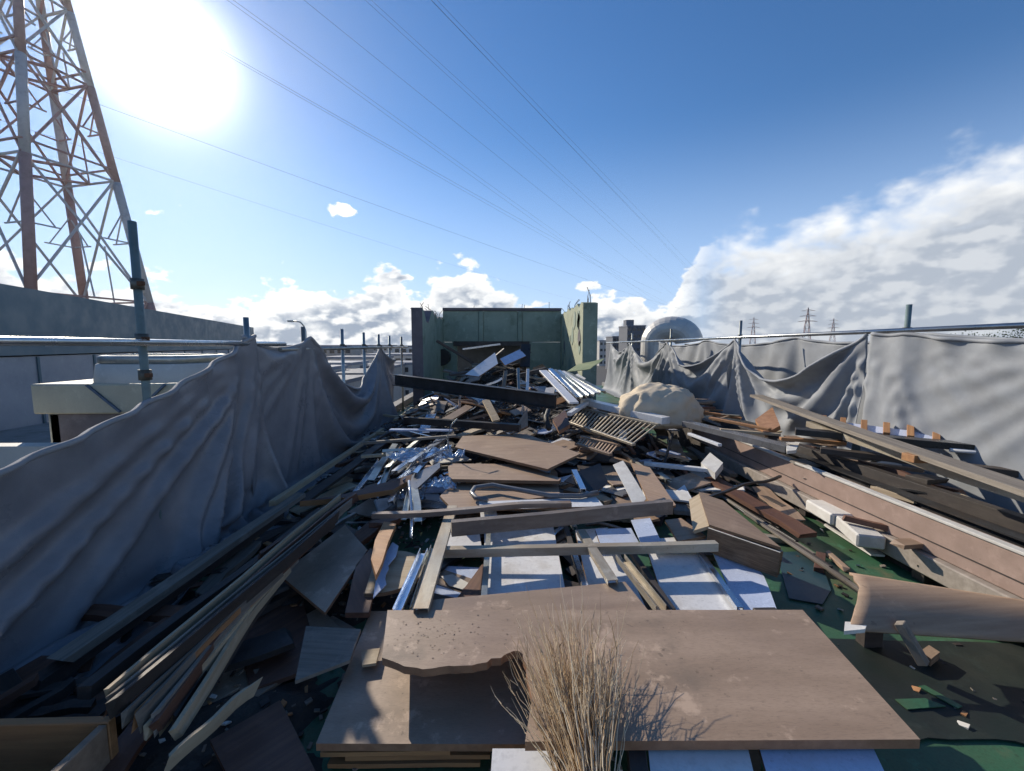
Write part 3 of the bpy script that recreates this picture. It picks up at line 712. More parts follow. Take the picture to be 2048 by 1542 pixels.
for k, (px, Y, w, top) in enumerate(far):
    city_block(at(px, Y), Y, w, ru(8, 14), top, 'city_wall', ('wide' if w > 16 else 'narrow' if w < 10 else 'medium') + ' low pale building on left skyline, ' + ['outermost', 'second', 'third', 'fourth', 'fifth', 'sixth', 'seventh', 'eighth', 'back row first', 'back row second', 'back row third', 'back row fourth', 'back row fifth', 'back row last', 'behind warehouse'][k], 3, max(3, int(w / 2.5)), group='far low buildings on the left skyline')
for k in range(40):
    px = -200 + 62 * k + ru(-20, 20); Y = ru(140, 700)
    if 1100 < px < 1330: continue
    w = ru(12, 40)
    city_block(at(px, Y), Y, w, ru(10, 25), ru(-3, 1.4), random.choice(['city_wall', 'city_wall', 'city_wall_dark']), 'low town building far off on the horizon, number ' + str(k + 1) + ' from the left', group='far town buildings along the horizon')
# street lamp with a curved arm
ls = PY(613, 700, 24); o = T(empty('street_lamp', (ls.x, 24, -10)), 'street lamp with a curved arm above the left fence', 'street lamp')
zt = PY(613, 652, 24).z; x2 = PY(586, 643, 24).x
tube('pole', [(ls.x, 24, -10), (ls.x, 24, zt - .3), (ls.x - .08, 24, zt)], .07, 'galv', o, 8, .6)
tube('arm', [(ls.x - .07, 24, zt - .02), (ls.x * .6 + x2 * .4, 24, zt + .22), (x2, 24, zt + .28)], .04, 'galv', o, 8)
box('lamp_head', x2 - .3, x2 + .05, 23.92, 24.08, zt + .22, zt + .32, 'galv', o, .02)
# trees beyond the right fence: leaf clumps on a limbed trunk
def tree(px, Y, top, rad, label):
    x = at(px, Y); zt = PY(px, top, Y).z; o = T(empty('tree', (x, Y, -10)), label, 'tree')
    tube('trunk', [(x, Y, -10), (x + .1, Y, (zt - 10) / 2), (x, Y, zt - rad * .5)], .3, 'bark', o, 8, .4)
    bm = bmesh.new(); cl_ = [(Vector((ru(-1, 1), ru(-1, 1), ru(-.7, .8))).normalized() * ru(.3, 1) * rad) for _ in range(26)]
    for k in range(2600):
        c_ = random.choice(cl_); p = c_ + Vector((random.gauss(0, 1), random.gauss(0, 1), random.gauss(0, .8))) * rad * .2
        s = ru(.05, .12) * rad * .5; u = Vector((ru(-1, 1), ru(-1, 1), ru(-1, 1))).normalized(); v = u.cross(Vector((ru(-1, 1), ru(-1, 1), ru(-1, 1)))).normalized()
        q = Vector((x, Y, zt - rad)) + p
        bm.faces.new([bm.verts.new(q + u * s), bm.verts.new(q + v * s * .6), bm.verts.new(q - u * s), bm.verts.new(q - v * s * .6)])
    link('crown', mesh_bm(bm), 'leaf', o)
    for k in range(5):
        q = Vector((x, Y, zt - rad * 1.3)); tube('limb', [q, q + cl_[k] * .5 + Vector((0, 0, .2)), q + cl_[k] * .9 + Vector((0, 0, rad * .3))], .09, 'bark', o, 5, .3)
tree(1965, 42, 660, 2.0, 'dark tree crown above the right tarpaulin, nearer the middle')
tree(2030, 36, 652, 1.9, 'dark tree crown above the right tarpaulin at the frame edge')

# ================================================================ DEBRIS
def quad(c, z): return [P(x, y, z if len(q) == 0 else q[0]) for (x, y, *q) in c]
def board(name, pix, z, t, m, label, cat='board', warp=0, sub=0, group=None, bev=.003):
    return T(slab(name, quad(pix, z), t, m, None, bev, warp, sub), label, cat, group)
def rod(name, p, q, w, h, m, label, cat, prof='box', roll=0, bend=0, group=None, ragged=0, seg=1):
    return T(bar(name, p if isinstance(p, Vector) else P(*p), q if isinstance(q, Vector) else P(*q), w, h, m, prof, roll, None, bend, seg, .003, ragged), label, cat, group)
PB = ('panel_brown', 'panel_core'); PL = ('ply', 'ply_edge'); LW = ('laminate', 'ply_edge'); LB = ('laminate_blue', 'ply_edge'); BW = ('board_white', 'board_white')

# -- the heap itself: packed rubble under the loose pieces
def mound_h(x, y):
    def g(cx, cy, rx, ry, h): return h * math.exp(-((x - cx) / rx) ** 2 - ((y - cy) / ry) ** 2)
    h = g(-.2, 7.3, 1.8, 1.4, .56) + g(.0, 9.6, 1.7, 1.3, 1.12) + g(1.5, 8.9, .8, 1.0, .25) + g(1.9, 7.2, 1.0, 1.5, .34) + g(-.1, 5.2, 1.5, .9, .20) + g(3.4, 4.4, .42, 2.6, .46) + g(3.3, 7.8, .7, 1.6, .45) + g(-1.5, 1.6, .8, 1.9, .12) - .06
    h += .10 * noise.noise(Vector((x * 2.1, y * 2.1, 3))) + .05 * noise.noise(Vector((x * 6, y * 6, 7)))
    return h
def mound(name, x0, x1, y0, y1, label):
    nx, ny = int((x1 - x0) / .07), int((y1 - y0) / .07)
    def fn(u, v):
        x, y = x0 + (x1 - x0) * u, y0 + (y1 - y0) * v; e = min(u, 1 - u, v, 1 - v)
        return Vector((x, y, max(mound_h(x, y) * min(1, e * 9), -.02) + .02 * noise.noise(Vector((x * 15, y * 15, 0)))))
    o = grid_obj(name, fn, nx, ny, 'earth'); o.data.shade_flat(); T(o, label, 'rubble', kind='stuff')
mound('rubble_mound', -2.3, 2.75, 4.2, 11.5, 'packed dark demolition rubble under the heap before the green wall')
mound('rubble_mound', -2.35, -.45, .2, 4.3, 'packed dark rubble in the shaded gap along the left tarpaulin')
mound('rubble_mound', 2.93, 3.98, 1.0, 10.5, 'packed dark rubble between the long beam and right tarpaulin')

# -- foreground
tp = [P(775, 1222, .30), P(1605, 1222, .30), P(1840, 1484, .30), P(1050, 1488, .30), P(1064, 1400, .30)]
tp += jag(P(1052, 1345, .30), P(1040, 1300, .30), 4, .012)[0:] + jag(P(1037, 1298, .315), P(960, 1324, .312), 6, .010) + jag(P(955, 1326, .31), P(850, 1337, .31), 7, .006)
tp += jag(P(845, 1337, .31), P(768, 1322, .305), 6, .008) + [P(764, 1318, .30)]
top = T(slab('hollow_panel', tp, .034, PB, None, .002), 'largest brown panel in front, its near left corner broken out', 'panel')
board('chipboard_panel', [(742, 1222), (1250, 1224), (1190, 1489), (632, 1487)], .14, .03, PB, 'dark brown panel lying under the broken corner of the largest panel', 'panel', bev=.002)
for k, (x0, x1, y, z, yy) in enumerate(((640, 900, 1499, .10, 1340), (690, 980, 1512, .065, 1380), (655, 960, 1530, .03, 1400))):
    board('veneer_plank', [(x0, y), (x1, y), (x1 + 8, yy), (x0 + 60, yy)], z, .018, ('wood_warm', 'wood_warm'), ['warm brown plank edge, topmost of the stack under the front panel', 'warm brown plank edge, middle of the stack under the front panel', 'warm brown plank edge, lowest of the stack under the front panel'][k], 'plank', .02, 4)
board('white_laminate_sheet', [(985, 1497), (1112, 1497), (1120, 1640), (975, 1640)], .19, .02, LW, 'white laminate panel under the front edge left of the straw', 'panel')
board('white_laminate_sheet', [(1290, 1430), (1480, 1430), (1530, 1640), (1310, 1640)], .264, .02, LW, 'white laminate panel under the front edge right of the straw', 'panel')
board('white_laminate_sheet', [(1500, 1430), (1715, 1430), (1815, 1640), (1560, 1640)], .264, .02, LB, 'bluish white panel poking out below the front edge, farthest right', 'panel')
rod('dark_timber', (1262, 1430, .22), (1285, 1640, .22), .06, .05, 'wood_dark', 'dark timber between the white panels under the front edge', 'timber')
for k, (x, y) in enumerate(((900, 1225), (1250, 1240), (1540, 1225), (1130, 1420), (1480, 1420), (1690, 1440))):
    p = P(x, y, .266); T(box('support_block', p.x - .06, p.x + .06, p.y - .05, p.y + .05, .002, .262, 'wood_dark'), 'dark timber block hidden under the largest brown panel', 'block', 'blocks under the largest panel')
# drops of water on the dusty panel
bm = bmesh.new()
for k in range(150):
    px, py = 790 + abs(random.gauss(0, 120)), ru(1228, 1320)
    if k % 6 == 0: px, py = ru(880, 1300), ru(1235, 1300)
    p = P(px, py, .3045); r = ru(.003, .0065)
    bmesh.ops.create_icosphere(bm, subdivisions=2, radius=r, matrix=Matrix.Translation(p - top.matrix_world.translation) @ Matrix.Diagonal((1, 1, .55, 1)))
o = link('water_drops', mesh_bm(bm, smooth_=True), 'drop', None, Matrix.Translation(top.matrix_world.translation)); o.parent = top; o.matrix_parent_inverse = pinv(top); o['kind'] = 'stuff'

# dry straw twigs fanned out over the panel
def sheaf():
    bm = bmesh.new(); base = P(1178, 1600, .30)
    for k in range(290):
        big = k < 60; u = random.gauss(0, .5); u = max(-1, min(1, u))
        s = base + Vector((u * .06 + ru(-.015, .015), ru(-.05, .03), ru(-.02, .08)))
        L = ru(.35, .80) * (1 - .25 * abs(u)) ; ang = u * .34 + ru(-.14, .14) + .03
        rise = ru(.0, .26) * (1 if rnd() < .8 else 1.5)
        d = Vector((math.sin(ang), math.cos(ang), rise)); pts_ = []; cz = ru(-.25, .12); cu = ru(-.3, .3)
        side_ = Vector((d.y, -d.x, 0)); n = 9; wob = ru(0, 60)
        for i in range(n + 1):
            t = i / n; p = s + d * L * t + side_ * (cu * .22 * t * t + .014 * noise.noise(Vector((t * 5, wob, 0)))) + Vector((0, 0, cz * .3 * t * t * L + .012 * noise.noise(Vector((t * 5, 0, wob)))))
            p.z = max(p.z, .306 + .002 * rnd()); pts_.append(p)
        r0 = ru(.0014, .0032) * (1.5 if big else 1)
        def strand(pp, r):
            prev = None
            for i, p in enumerate(pp):
                rr = r * (1 - .75 * i / (len(pp) - 1)); t = (pp[min(i+1, len(pp)-1)] - pp[max(i-1, 0)]).normalized(); a_ = t.cross(Vector((0, 0, 1))).normalized(); b_ = t.cross(a_)
                ring = [bm.verts.new(p - base + (a_ * math.cos(q) + b_ * math.sin(q)) * rr) for q in (0, 2.09, 4.19)]
                if prev:
                    for j in range(3): bm.faces.new((prev[j], prev[(j+1) % 3], ring[(j+1) % 3], ring[j])).material_index = k % 3
                prev = ring
        strand(pts_, r0)
        for b_ in range(random.choice((0, 1, 2, 3))):     # side twigs
            i0 = random.randint(3, n - 1); q = pts_[i0].copy(); dd = (pts_[i0] - pts_[i0-1]).normalized() + Vector((ru(-.6, .6), ru(-.3, .3), ru(-.1, .5)))
            dd.normalize(); l = ru(.04, .14); pp = [q + dd * l * j / 4 + Vector((ru(-1, 1), ru(-1, 1), ru(-1, 1))) * .004 for j in range(5)]
            for p in pp: p.z = max(p.z, .306)
            strand(pp, r0 * .6)
    o = link('straw_sheaf', mesh_bm(bm, smooth_=True), ['straw', 'straw_pale', 'straw_brown'], None, Matrix.Translation(base))
    T(o, 'sheaf of dry straw-coloured twigs fanned over the front brown panel', 'straw')
sheaf()

# -- centre
board('plywood_sheet', [(862, 1200), (1250, 1163), (1312, 1240), (850, 1245)], .285, .018, PB, 'narrow brown sheet slipped behind the back edge of the largest panel', 'panel')
board('white_laminate_sheet', [(968, 1052), (1106, 1050), (1142, 1240), (972, 1240)], .13, .02, LW, 'white laminate panel in the middle of the steel frame', 'panel')
board('white_laminate_sheet', [(1296, 1104), (1402, 1102), (1482, 1230), (1338, 1232)], .15, .02, LW, 'white panel right of the frame with a dark shadow corner', 'panel')
board('foam_sheet', [(1425, 1100), (1502, 1110), (1528, 1150), (1556, 1222), (1484, 1232)], .16, .012, ('laminate_blue', 'laminate_blue'), 'crumpled bluish white sheet at the right end of the white panels', 'sheet', .05, 7)
board('white_laminate_sheet', [(1150, 1060), (1215, 1055), (1300, 1232), (1190, 1232)], .11, .02, LW, 'white panel between the slim stud and the middle white panel', 'panel')
board('white_laminate_sheet', [(855, 1130), (962, 1135), (970, 1225), (845, 1225)], .06, .02, LB, 'shaded bluish panel at the left of the steel frame', 'panel')
board('paper_scrap', [(882, 1152), (905, 1148), (938, 1166), (925, 1178), (898, 1170)], .075, .004, ('board_white', 'board_white'), 'small pale torn scrap on the shaded bluish panel', 'scrap', .01, 3)
board('white_laminate_sheet', [(890, 1062), (958, 1060), (964, 1098), (884, 1100)], .14, .02, LW, 'short white panel left of the middle panel, under the channel', 'panel')
board('blue_film_panel', [(1262, 1040), (1300, 1036), (1322, 1082), (1282, 1086)], .24, .008, ('laminate_blue', 'laminate_blue'), 'small bright blue-white panel below the right end of the channel', 'panel')
board('white_laminate_sheet', [(1300, 1078), (1388, 1072), (1402, 1098), (1310, 1102)], .20, .015, LW, 'small white panel strip beside the broken box', 'panel')
board('white_laminate_sheet', [(1190, 1058), (1262, 1056), (1285, 1098), (1205, 1100)], .20, .02, LB, 'bluish panel under the middle of the brown channel', 'panel')
# round table top, half seen
c = P(768, 1140, .22); r = (P(850, 1130, .22) - c).length
disc = [c + Vector((r * math.cos(t), r * .98 * math.sin(t), 0)) for t in [R(-100) + R(215) * i / 26 for i in range(27)]]
T(slab('round_table_top', disc, .022, ('wood_pale', 'ply_edge')), 'half of a round tan table top in the left of the debris', 'table top')
board('split_timber', [(768, 1043), (792, 1047), (776, 1085), (764, 1125), (752, 1150), (742, 1118), (750, 1080)], .33, .035, ('wood_warm', 'wood_warm'), 'bright orange split timber standing over the round top', 'timber')
board('dark_red_board', [(742, 1095), (760, 1130), (738, 1225), (690, 1225), (712, 1130)], .20, .03, ('wood_red', 'wood_red'), 'dark reddish board in shade below the orange split timber', 'board')
wp = [P(785, 1084, .26), P(797, 1092, .26), P(792, 1112, .255)] + jag(P(776, 1130, .25), P(768, 1178, .24), 5, .012) + [P(746, 1196, .235), P(752, 1160, .24), P(772, 1105, .255)]
T(slab('white_shard', wp, .006, ('laminate_blue', 'laminate_blue')), 'curved white shard against the edge of the round top', 'shard')
rod('flat_stud', (905, 1018, .33), (842, 1228, .30), .075, .03, 'stud', 'long pale rusty stud crossing the left of the steel frame', 'stud', 'hat')
rod('metal_stud', (848, 1108, .27), (795, 1232, .27), .05, .04, 'alu', 'shiny channel stud left of the long pale rusty stud', 'stud', 'chan')
rod('metal_stud', (868, 1098, .24), (828, 1225, .24), .045, .03, 'galv', 'dull channel stud tight against the long pale rusty stud', 'stud', 'chan')
rod('steel_angle', (745, 1036, .36), (1142, 1012, .40), .05, .035, 'steel_worn', 'thin worn steel angle lying above the brown channel', 'steel angle', 'angle', bend=.03)
ch = rod('brown_channel', (903, 1072, .33), (1342, 1026, .33), .05, .10, 'steel_worn', 'big brown steel channel lying across the middle of the debris', 'channel', bend=.012)
rod('frame_bar', (880, 1112, .27), (1432, 1100, .27), .05, .055, 'stud', 'lower cross bar of the steel frame, nearer than the channel', 'bar', bend=.01)
rod('metal_stud', (1162, 1068, .29), (1226, 1170, .29), .06, .03, 'stud', 'slim greenish stud crossing the lower cross bar on its right', 'stud', 'hat')
rod('metal_stud', (1240, 1120, .26), (1322, 1226, .25), .06, .04, 'stud', 'olive stud at the right of the white panels with dark end', 'stud', 'chan')
for k, (x0, y0, x1, y1, m, l) in enumerate(((1132, 1060, 1180, 1225, 'wood_dark', 'dark strip between middle and right white panels'), (1150, 1118, 1185, 1225, 'alu', 'shiny narrow strip beside the dark strip of the white panels'),
        (1262, 1108, 1345, 1228, 'wood_dark', 'dark strip left of the white panel with shadow corner'), (1395, 1104, 1480, 1225, 'alu', 'shiny strip between white panel and crumpled sheet'),
        (978, 1060, 966, 1232, 'galv', 'narrow galvanised strip along the left side of middle white panel'), (1120, 1010, 1150, 1060, 'galv', 'short galvanised strip above the brown channel'))):
    rod('edge_strip', (x0, y0, .17), (x1, y1, .17), .035, .03, m, l, 'strip', 'hat')
board('plywood_board', [(925, 872), (1050, 867), (1161, 907), (1095, 938), (910, 894)], .44, .025, PL, 'large tan plywood board with a pointed near corner, mid heap', 'board')
bp_ = [P(903, 927, .37), P(1048, 928, .37), P(1122, 957, .37), P(1118, 962, .37), P(905, 958, .37), P(898, 954, .37), P(896, 932, .37)]
T(slab('table_top', bp_, .03, PL), 'long tan table top with rounded left end below the pointed board', 'table top')
board('plywood_board', [(904, 967), (1116, 964), (1120, 990), (905, 1018), (880, 992)], .30, .022, PL, 'tan plywood board under the grey plastic trim', 'board')
cv = [(975, 1000), (952, 996), (943, 986), (950, 975), (985, 970), (1040, 980), (1100, 991), (1160, 992), (1195, 985)]
tube('plastic_trim', [P(x, y, .36) for x, y in cv], .022, 'plastic_grey'); T(bpy.data.objects['plastic_trim'], 'bent grey plastic trim curling round on the tan board', 'trim')
board('white_laminate_sheet', [(958, 1003), (1192, 994), (1208, 1012), (960, 1020)], .335, .012, LW, 'long bright white strip behind the worn steel angle', 'panel')
board('white_laminate_sheet', [(960, 1020), (992, 1018), (996, 1040), (962, 1042)], .29, .015, LW, 'tiny white panel end under the worn steel angle', 'panel')
board('curled_sheet', [(1226, 930, .50), (1246, 924, .50), (1292, 998, .42), (1284, 1008, .41), (1264, 1008, .40)], .44, .006, ('board_white', 'board_white'), 'pale tongue-shaped sheet leaning right of the table top', 'sheet', .03, 5)
board('plastic_shell', [(1128, 970, .34), (1150, 940, .46), (1200, 930, .46), (1216, 965, .38), (1190, 985, .34)], .4, .01, ('plastic_black', 'plastic_black'), 'black plastic shell beside the right end of the table top', 'shell', .06, 5)
rod('metal_stud', (1148, 945, .42), (1166, 984, .38), .05, .03, 'alu', 'short shiny stud end at the black plastic shell', 'stud', 'hat')
board('tan_shard', [(1330, 1040), (1362, 1036), (1412, 1072), (1356, 1082)], .26, .02, PL, 'pale tan shard left of the broken box', 'shard')
board('tan_shard', [(1262, 925), (1300, 935), (1352, 1010), (1318, 1020), (1296, 1000)], .28, .02, PL, 'tan shard right of the pale tongue-shaped sheet', 'shard')
# broken box on the right
def broken_box():
    A, B, C, Dd = P(1398, 986, .42), P(1446, 1000, .42), P(1562, 1096, .34), P(1418, 1048, .36)
    o = T(empty('broken_box', (A + C) / 2 - Vector((0, 0, .37))), 'broken beige box with open end right of the white panels', 'box')
    slab('lid', [A, B, C, Dd], .02, PL, o)
    dn = Vector((0, 0, -.22))
    def wall(p, q, m, h=.2):
        n_ = (q - p).cross(Vector((0, 0, 1))).normalized() * .018
        return slab('side', [p + Vector((0, 0, -.024)), q + Vector((0, 0, -.024)), q + n_ + Vector((0, 0, -.024)), p + n_ + Vector((0, 0, -.024))], h, m, o)
    wall(Dd, C, ('board_white', 'ply_edge'), .17); wall(C, B, PL, .17); wall(B, A, PL)
    slab('end_lip', [A + Vector((-.09, -.02, -.05)), A + Vector((0, .0, -.005)), Dd + Vector((.02, 0, -.01)), Dd + Vector((-.10, .03, -.06))], .025, ('wood_pale', 'wood_pale'), o)
broken_box()

# -- glinting metal on the left of the heap
gl_ = [(712, 990, 762, 922, .25, 'alu', 'chan'), (758, 985, 800, 900, .30, 'galv', 'chan'), (790, 950, 880, 880, .36, 'alu', 'hat'), (800, 965, 893, 890, .36, 'alu', 'chan'), (775, 940, 842, 878, .33, 'galv', 'hat'),
       (820, 930, 905, 868, .42, 'alu', 'angle'), (765, 905, 850, 900, .40, 'galv', 'chan'), (830, 950, 870, 900, .40, 'alu', 'hat'), (748, 1000, 772, 955, .26, 'alu', 'hat'), (842, 925, 900, 902, .44, 'alu', 'chan'),
       (740, 965, 790, 890, .28, 'galv', 'hat'), (782, 1010, 830, 930, .28, 'alu', 'hat'), (808, 1040, 822, 965, .30, 'galv', 'chan'), (836, 1050, 830, 960, .30, 'galv', 'hat')]
for (x0, y0, x1, y1, z, m, pr) in gl_:
    gi = gl_.index((x0, y0, x1, y1, z, m, pr))
    rod('metal_runner', (x0, y0, z), (x1, y1, z + ru(-.03, .06)), ru(.04, .075), .03, m, ['longest leftmost', 'broad leftmost', 'wide crossing', 'long topmost', 'short upper', 'angle-shaped top', 'level upper', 'short right', 'stubby lowest left', 'right-hand end', 'slanting left', 'long lower', 'upright lower left', 'upright lower right'][gi] + (' bright' if m == 'alu' else ' dull') + ' metal runner in the tangle left of the boards', 'runner', pr, ru(-.4, .4), .02, 'glinting runners left of the boards')
def film(px, py, z, r, label, seed):
    c_ = P(px, py, z)
    def fn(u, v):
        x, y = (u - .5) * 2 * r, (v - .5) * 1.5 * r
        return c_ + Vector((x, y, .10 * noise.turbulence(Vector((x * 5 + seed, y * 5, seed)), 4, True) + .03 * noise.noise(Vector((x * 22, y * 22, seed))) - .05))
    o_ = grid_obj('plastic_film', fn, 34, 26, 'film'); o_.data.shade_flat(); T(o_, label, 'film')
film(842, 905, .42, .32, 'crumpled shiny film over the aluminium runners', 2); film(872, 962, .34, .20, 'crumpled clear film left of the long table top', 5)
film(815, 985, .26, .16, 'shred of clear film by the split reddish timber', 9); film(905, 905, .43, .13, 'scrap of shiny film at the corner of the pointed board', 14)
tube('torn_strip', [P(822, 1075, .25), P(824, 1030, .36), P(820, 985, .45), P(818, 962, .5)], .012, 'film'); T(bpy.data.objects['torn_strip'], 'upright torn clear strip beside the worn steel angle', 'strip')
tube('bent_wire', [P(897, 900, .45), P(895, 873, .62), P(903, 850, .74), P(914, 838, .78)], .008, 'galv'); T(bpy.data.objects['bent_wire'], 'bent grey wire sticking up behind the pointed board', 'wire')
board('grey_tray', [(824, 946, .40), (880, 926, .42), (880, 934, .42), (826, 984, .36), (820, 975, .36)], .4, .02, ('plastic_grey', 'plastic_black'), 'small grey tray tilted left of the long table top', 'tray')
sp = [P(600, 1000, .40)] + [P(690, 985, .39)] + jag(P(760, 968, .38), P(838, 948, .38), 5, .02) + jag(P(838, 956, .37), P(760, 985, .36), 6, .02) + [P(690, 996, .36)]
T(slab('splintered_timber', sp, .05, ('wood_red', 'wood_warm')), 'long splintered reddish timber on the left with orange broken end', 'timber')
rod('wood_batten', (722, 889, .42), (912, 874, .46), .05, .03, 'wood_grey', 'grey batten lying level at the left above the runners', 'batten')
rod('wood_batten', (722, 916, .36), (772, 912, .36), .05, .03, 'wood_pale', 'short pale batten end at the left above the runners', 'batten')
rod('white_strip', (780, 861, .46), (905, 862, .46), .10, .02, 'laminate_blue', 'bluish white strip at the left foot of the heap', 'strip')

# -- the heap before the green wall
rod('dark_beam', (790, 770, .92), (1112, 818, .80), .12, .19, 'steel_dark', 'long dark steel beam slanting across the heap', 'beam', 'ibeam')
rod('dark_beam', (810, 846, .50), (1040, 862, .48), .10, .09, 'steel_dark', 'lower dark steel bar at the foot of the heap', 'beam')
T(slab('grey_laminate_sheet', [PY(930, 750, 8.3), PY(990, 704, 9.0), PY(996, 728, 8.6), PY(957, 752, 8.2)], .02, ('laminate', 'ply_edge')), 'blue-grey panel propped up in the heap before the opening', 'panel')
T(slab('blue_scrap', [PY(1000, 718, 9.0), PY(1040, 698, 9.4), PY(1052, 712, 9.2), PY(1010, 730, 8.8)], .02, ('laminate_blue', 'ply_edge')), 'small bluish panel at the top of the heap', 'panel')
T(slab('green_sheet', [PY(1133, 743, 8.0), PY(1156, 725, 8.4), PY(1209, 717, 8.6), PY(1180, 738, 8.0)], .012, ('sheet_green', 'sheet_green'), None, .002, .04, 4), 'pale yellow-green sheet on the heap at right of green wall', 'sheet')
T(bar('white_plank', PY(1086, 743, 8.0), PY(1148, 808, 6.2), .15, .03, 'laminate'), 'long white plank sliding down the right flank of the heap', 'plank')
for k in range(5):
    T(bar('metal_rail', PY(1100 + 8 * k, 742 + 1.5 * k, 8.0), PY(1158 + 12 * k, 800 - 3 * k, 6.4), .09, .05, ('alu', 'galv', 'alu', 'laminate', 'galv')[k], 'hat'), ['leftmost', 'second', 'middle', 'fourth', 'rightmost'][k] + ' pale rail in the bundle right of the white plank', 'rail', 'bundle of pale rails on the heap')
for k, (x0, y0, x1, y1, Y, w, h, m, l) in enumerate(((872, 684, 945, 728, 9.6, .10, .06, 'wood_dark', 'dark timber slanting down beside the round pipe stub'), (1050, 735, 1052, 690, 9.2, .22, .05, 'plastic_black', 'black upright casing at the right of the opening'),
        (960, 742, 1010, 700, 9.3, .07, .05, 'steel_dark', 'dark bar leaning in front of the opening'), (1010, 728, 1060, 706, 9.6, .16, .03, 'steel_dark', 'dark sheet-metal strip at the right of the opening'), (900, 752, 985, 738, 8.6, .20, .04, 'wood_dark', 'black plank lying before the propped blue-grey panel'),
        (1035, 756, 1092, 742, 8.5, .12, .08, 'steel_dark', 'short dark box section on the crest of the heap'), (925, 700, 1000, 690, 11.5, .12, .05, 'alu', 'shiny strip glinting inside the opening'))):
    T(bar('heap_length', PY(x0, y0, Y), PY(x1, y1, Y + .25), w, h, m), l, 'length')
rod('vertical_stud', PY(1038, 790, 7.0), PY(1036, 738, 7.3), .05, .04, 'galv', 'short upright stud in the middle of the heap', 'stud')
rod('vertical_stud', PY(1054, 795, 6.9), PY(1056, 740, 7.3), .05, .04, 'laminate', 'white upright stud in the middle of the heap', 'stud')
rod('vertical_stud', PY(1005, 795, 6.9), PY(1012, 744, 7.3), .06, .04, 'wood_grey', 'grey upright plank left in the middle of the heap', 'plank')
board('pink_fragment', [(1022, 868, .46), (1055, 815, .72), (1056, 852, .52)], .6, .02, PL, 'pinkish triangular board fragment below the dark beam', 'fragment')
board('orange_fragment', [(1066, 735, 1.06), (1085, 728, 1.08), (1104, 745, .98), (1092, 755, .94)], 1, .03, ('wood_warm', 'wood_warm'), 'orange-brown fragment at the crest of the heap', 'fragment')
board('leaning_board', [(965, 800, .72), (978, 798, .72), (1000, 838, .55), (986, 842, .54)], .6, .03, ('wood_pale', 'wood_pale'), 'pale plank end pointing down below the dark beam', 'plank')
tube('rubber_hose', [P(1098, 858, .55), P(1092, 835, .66), P(1098, 818, .74), P(1110, 812, .76)], .035, 'rubber'); T(bpy.data.objects['rubber_hose'], 'curved black hose by the slatted panel', 'hose')
board('rust_block', [(1105, 838, .60), (1130, 820, .68), (1140, 848, .58), (1118, 862, .52)], .6, .05, ('wood_red', 'panel_core'), 'reddish broken block left of the slatted panel', 'block')
# slatted louvre panel with its white top rail
def louvre(pix, z0, z1, nsl, m, rail, label, railw):
    a_, b_, c_, d_ = P(*pix[0], z1), P(*pix[1], z1), P(*pix[2], z0), P(*pix[3], z0)
    o = T(empty('louvre_panel', (a_ + c_) / 2), label, 'louvre')
    if rail: bar('top_rail', a_, b_, railw, .07, rail, parent=o); bar('bottom_rail', d_, c_, .05, .04, 'steel_worn', parent=o)
    else: bar('top_rail', a_, b_, .05, .03, m, parent=o); bar('bottom_rail', d_, c_, .05, .03, m, parent=o)
    for k in range(nsl):
        u = (k + .5) / nsl; p, q = a_ + (b_ - a_) * u, d_ + (c_ - d_) * u
        bar('slat', p, q, .035, .014, m, parent=o, roll=.5)
    return o
louvre([(1158, 818), (1318, 852), (1268, 892), (1138, 846)], .46, .58, 20, 'stud', None, 'slatted louvre panel with many brown slats under the white profile', 0)
rod('white_profile', (1168, 808, .64), (1332, 848, .58), .16, .09, 'laminate', 'big white box profile on top of the slatted panel', 'profile')
rod('white_profile', (1138, 832, .62), (1182, 803, .68), .07, .05, 'laminate', 'short white profile end crossing the slatted panel', 'profile')
louvre([(1162, 876), (1238, 893), (1222, 912), (1152, 890)], .34, .38, 12, 'ply', None, 'small brown slatted piece in front of the louvre panel', 0)
board('white_scrap', [(1238, 858), (1254, 862), (1252, 884), (1240, 880)], .48, .02, BW, 'small white scrap at the corner of the louvre panel', 'scrap')
# builder's bag
def bag():
    c_ = P(1315, 850, .42); o = T(empty('builders_bag', c_), 'lumpy cream builders bag on the heap before the right tarpaulin', 'bag')
    bm = bmesh.new(); bmesh.ops.create_icosphere(bm, subdivisions=5, radius=1)
    for v in bm.verts:
        d = v.co.normalized(); n_ = noise.turbulence(d * 1.3 + Vector((3, 1, 2)), 2, False)
        f = abs(noise.noise(d * 3.2 + Vector((9, 2, 4)))) 
        k = 1 + .12 * n_ - .13 * f - .03 * (1 - abs(noise.noise(Vector((d.x * 5, d.y * 5, d.z * 1.6 + 3))))) ** 6 * 1.4 + .05
        v.co = Vector((d.x * .60 * k, d.y * .5 * k, (d.z * .50 if d.z > 0 else d.z * .2) * k + (.05 * max(0, d.z) * (d.x + .2))))
        if v.co.z < -.12: v.co.z = -.12 + (v.co.z + .12) * .2
    for v in bm.verts: v.co.z += .14
    b_ = link('sack', mesh_bm(bm, smooth_=True), 'bag', o, Matrix.Translation(c_))
    for s_ in (-1, 1):
        q = c_ + Vector((s_ * .2, -.05, .42)); tube('lifting_loop', [q + Vector((-.08, 0, -.03)), q + Vector((-.05, .02, .05)), q + Vector((.03, .03, .06)), q + Vector((.09, 0, -.04))], .014, 'bag', o, 6)
bag()

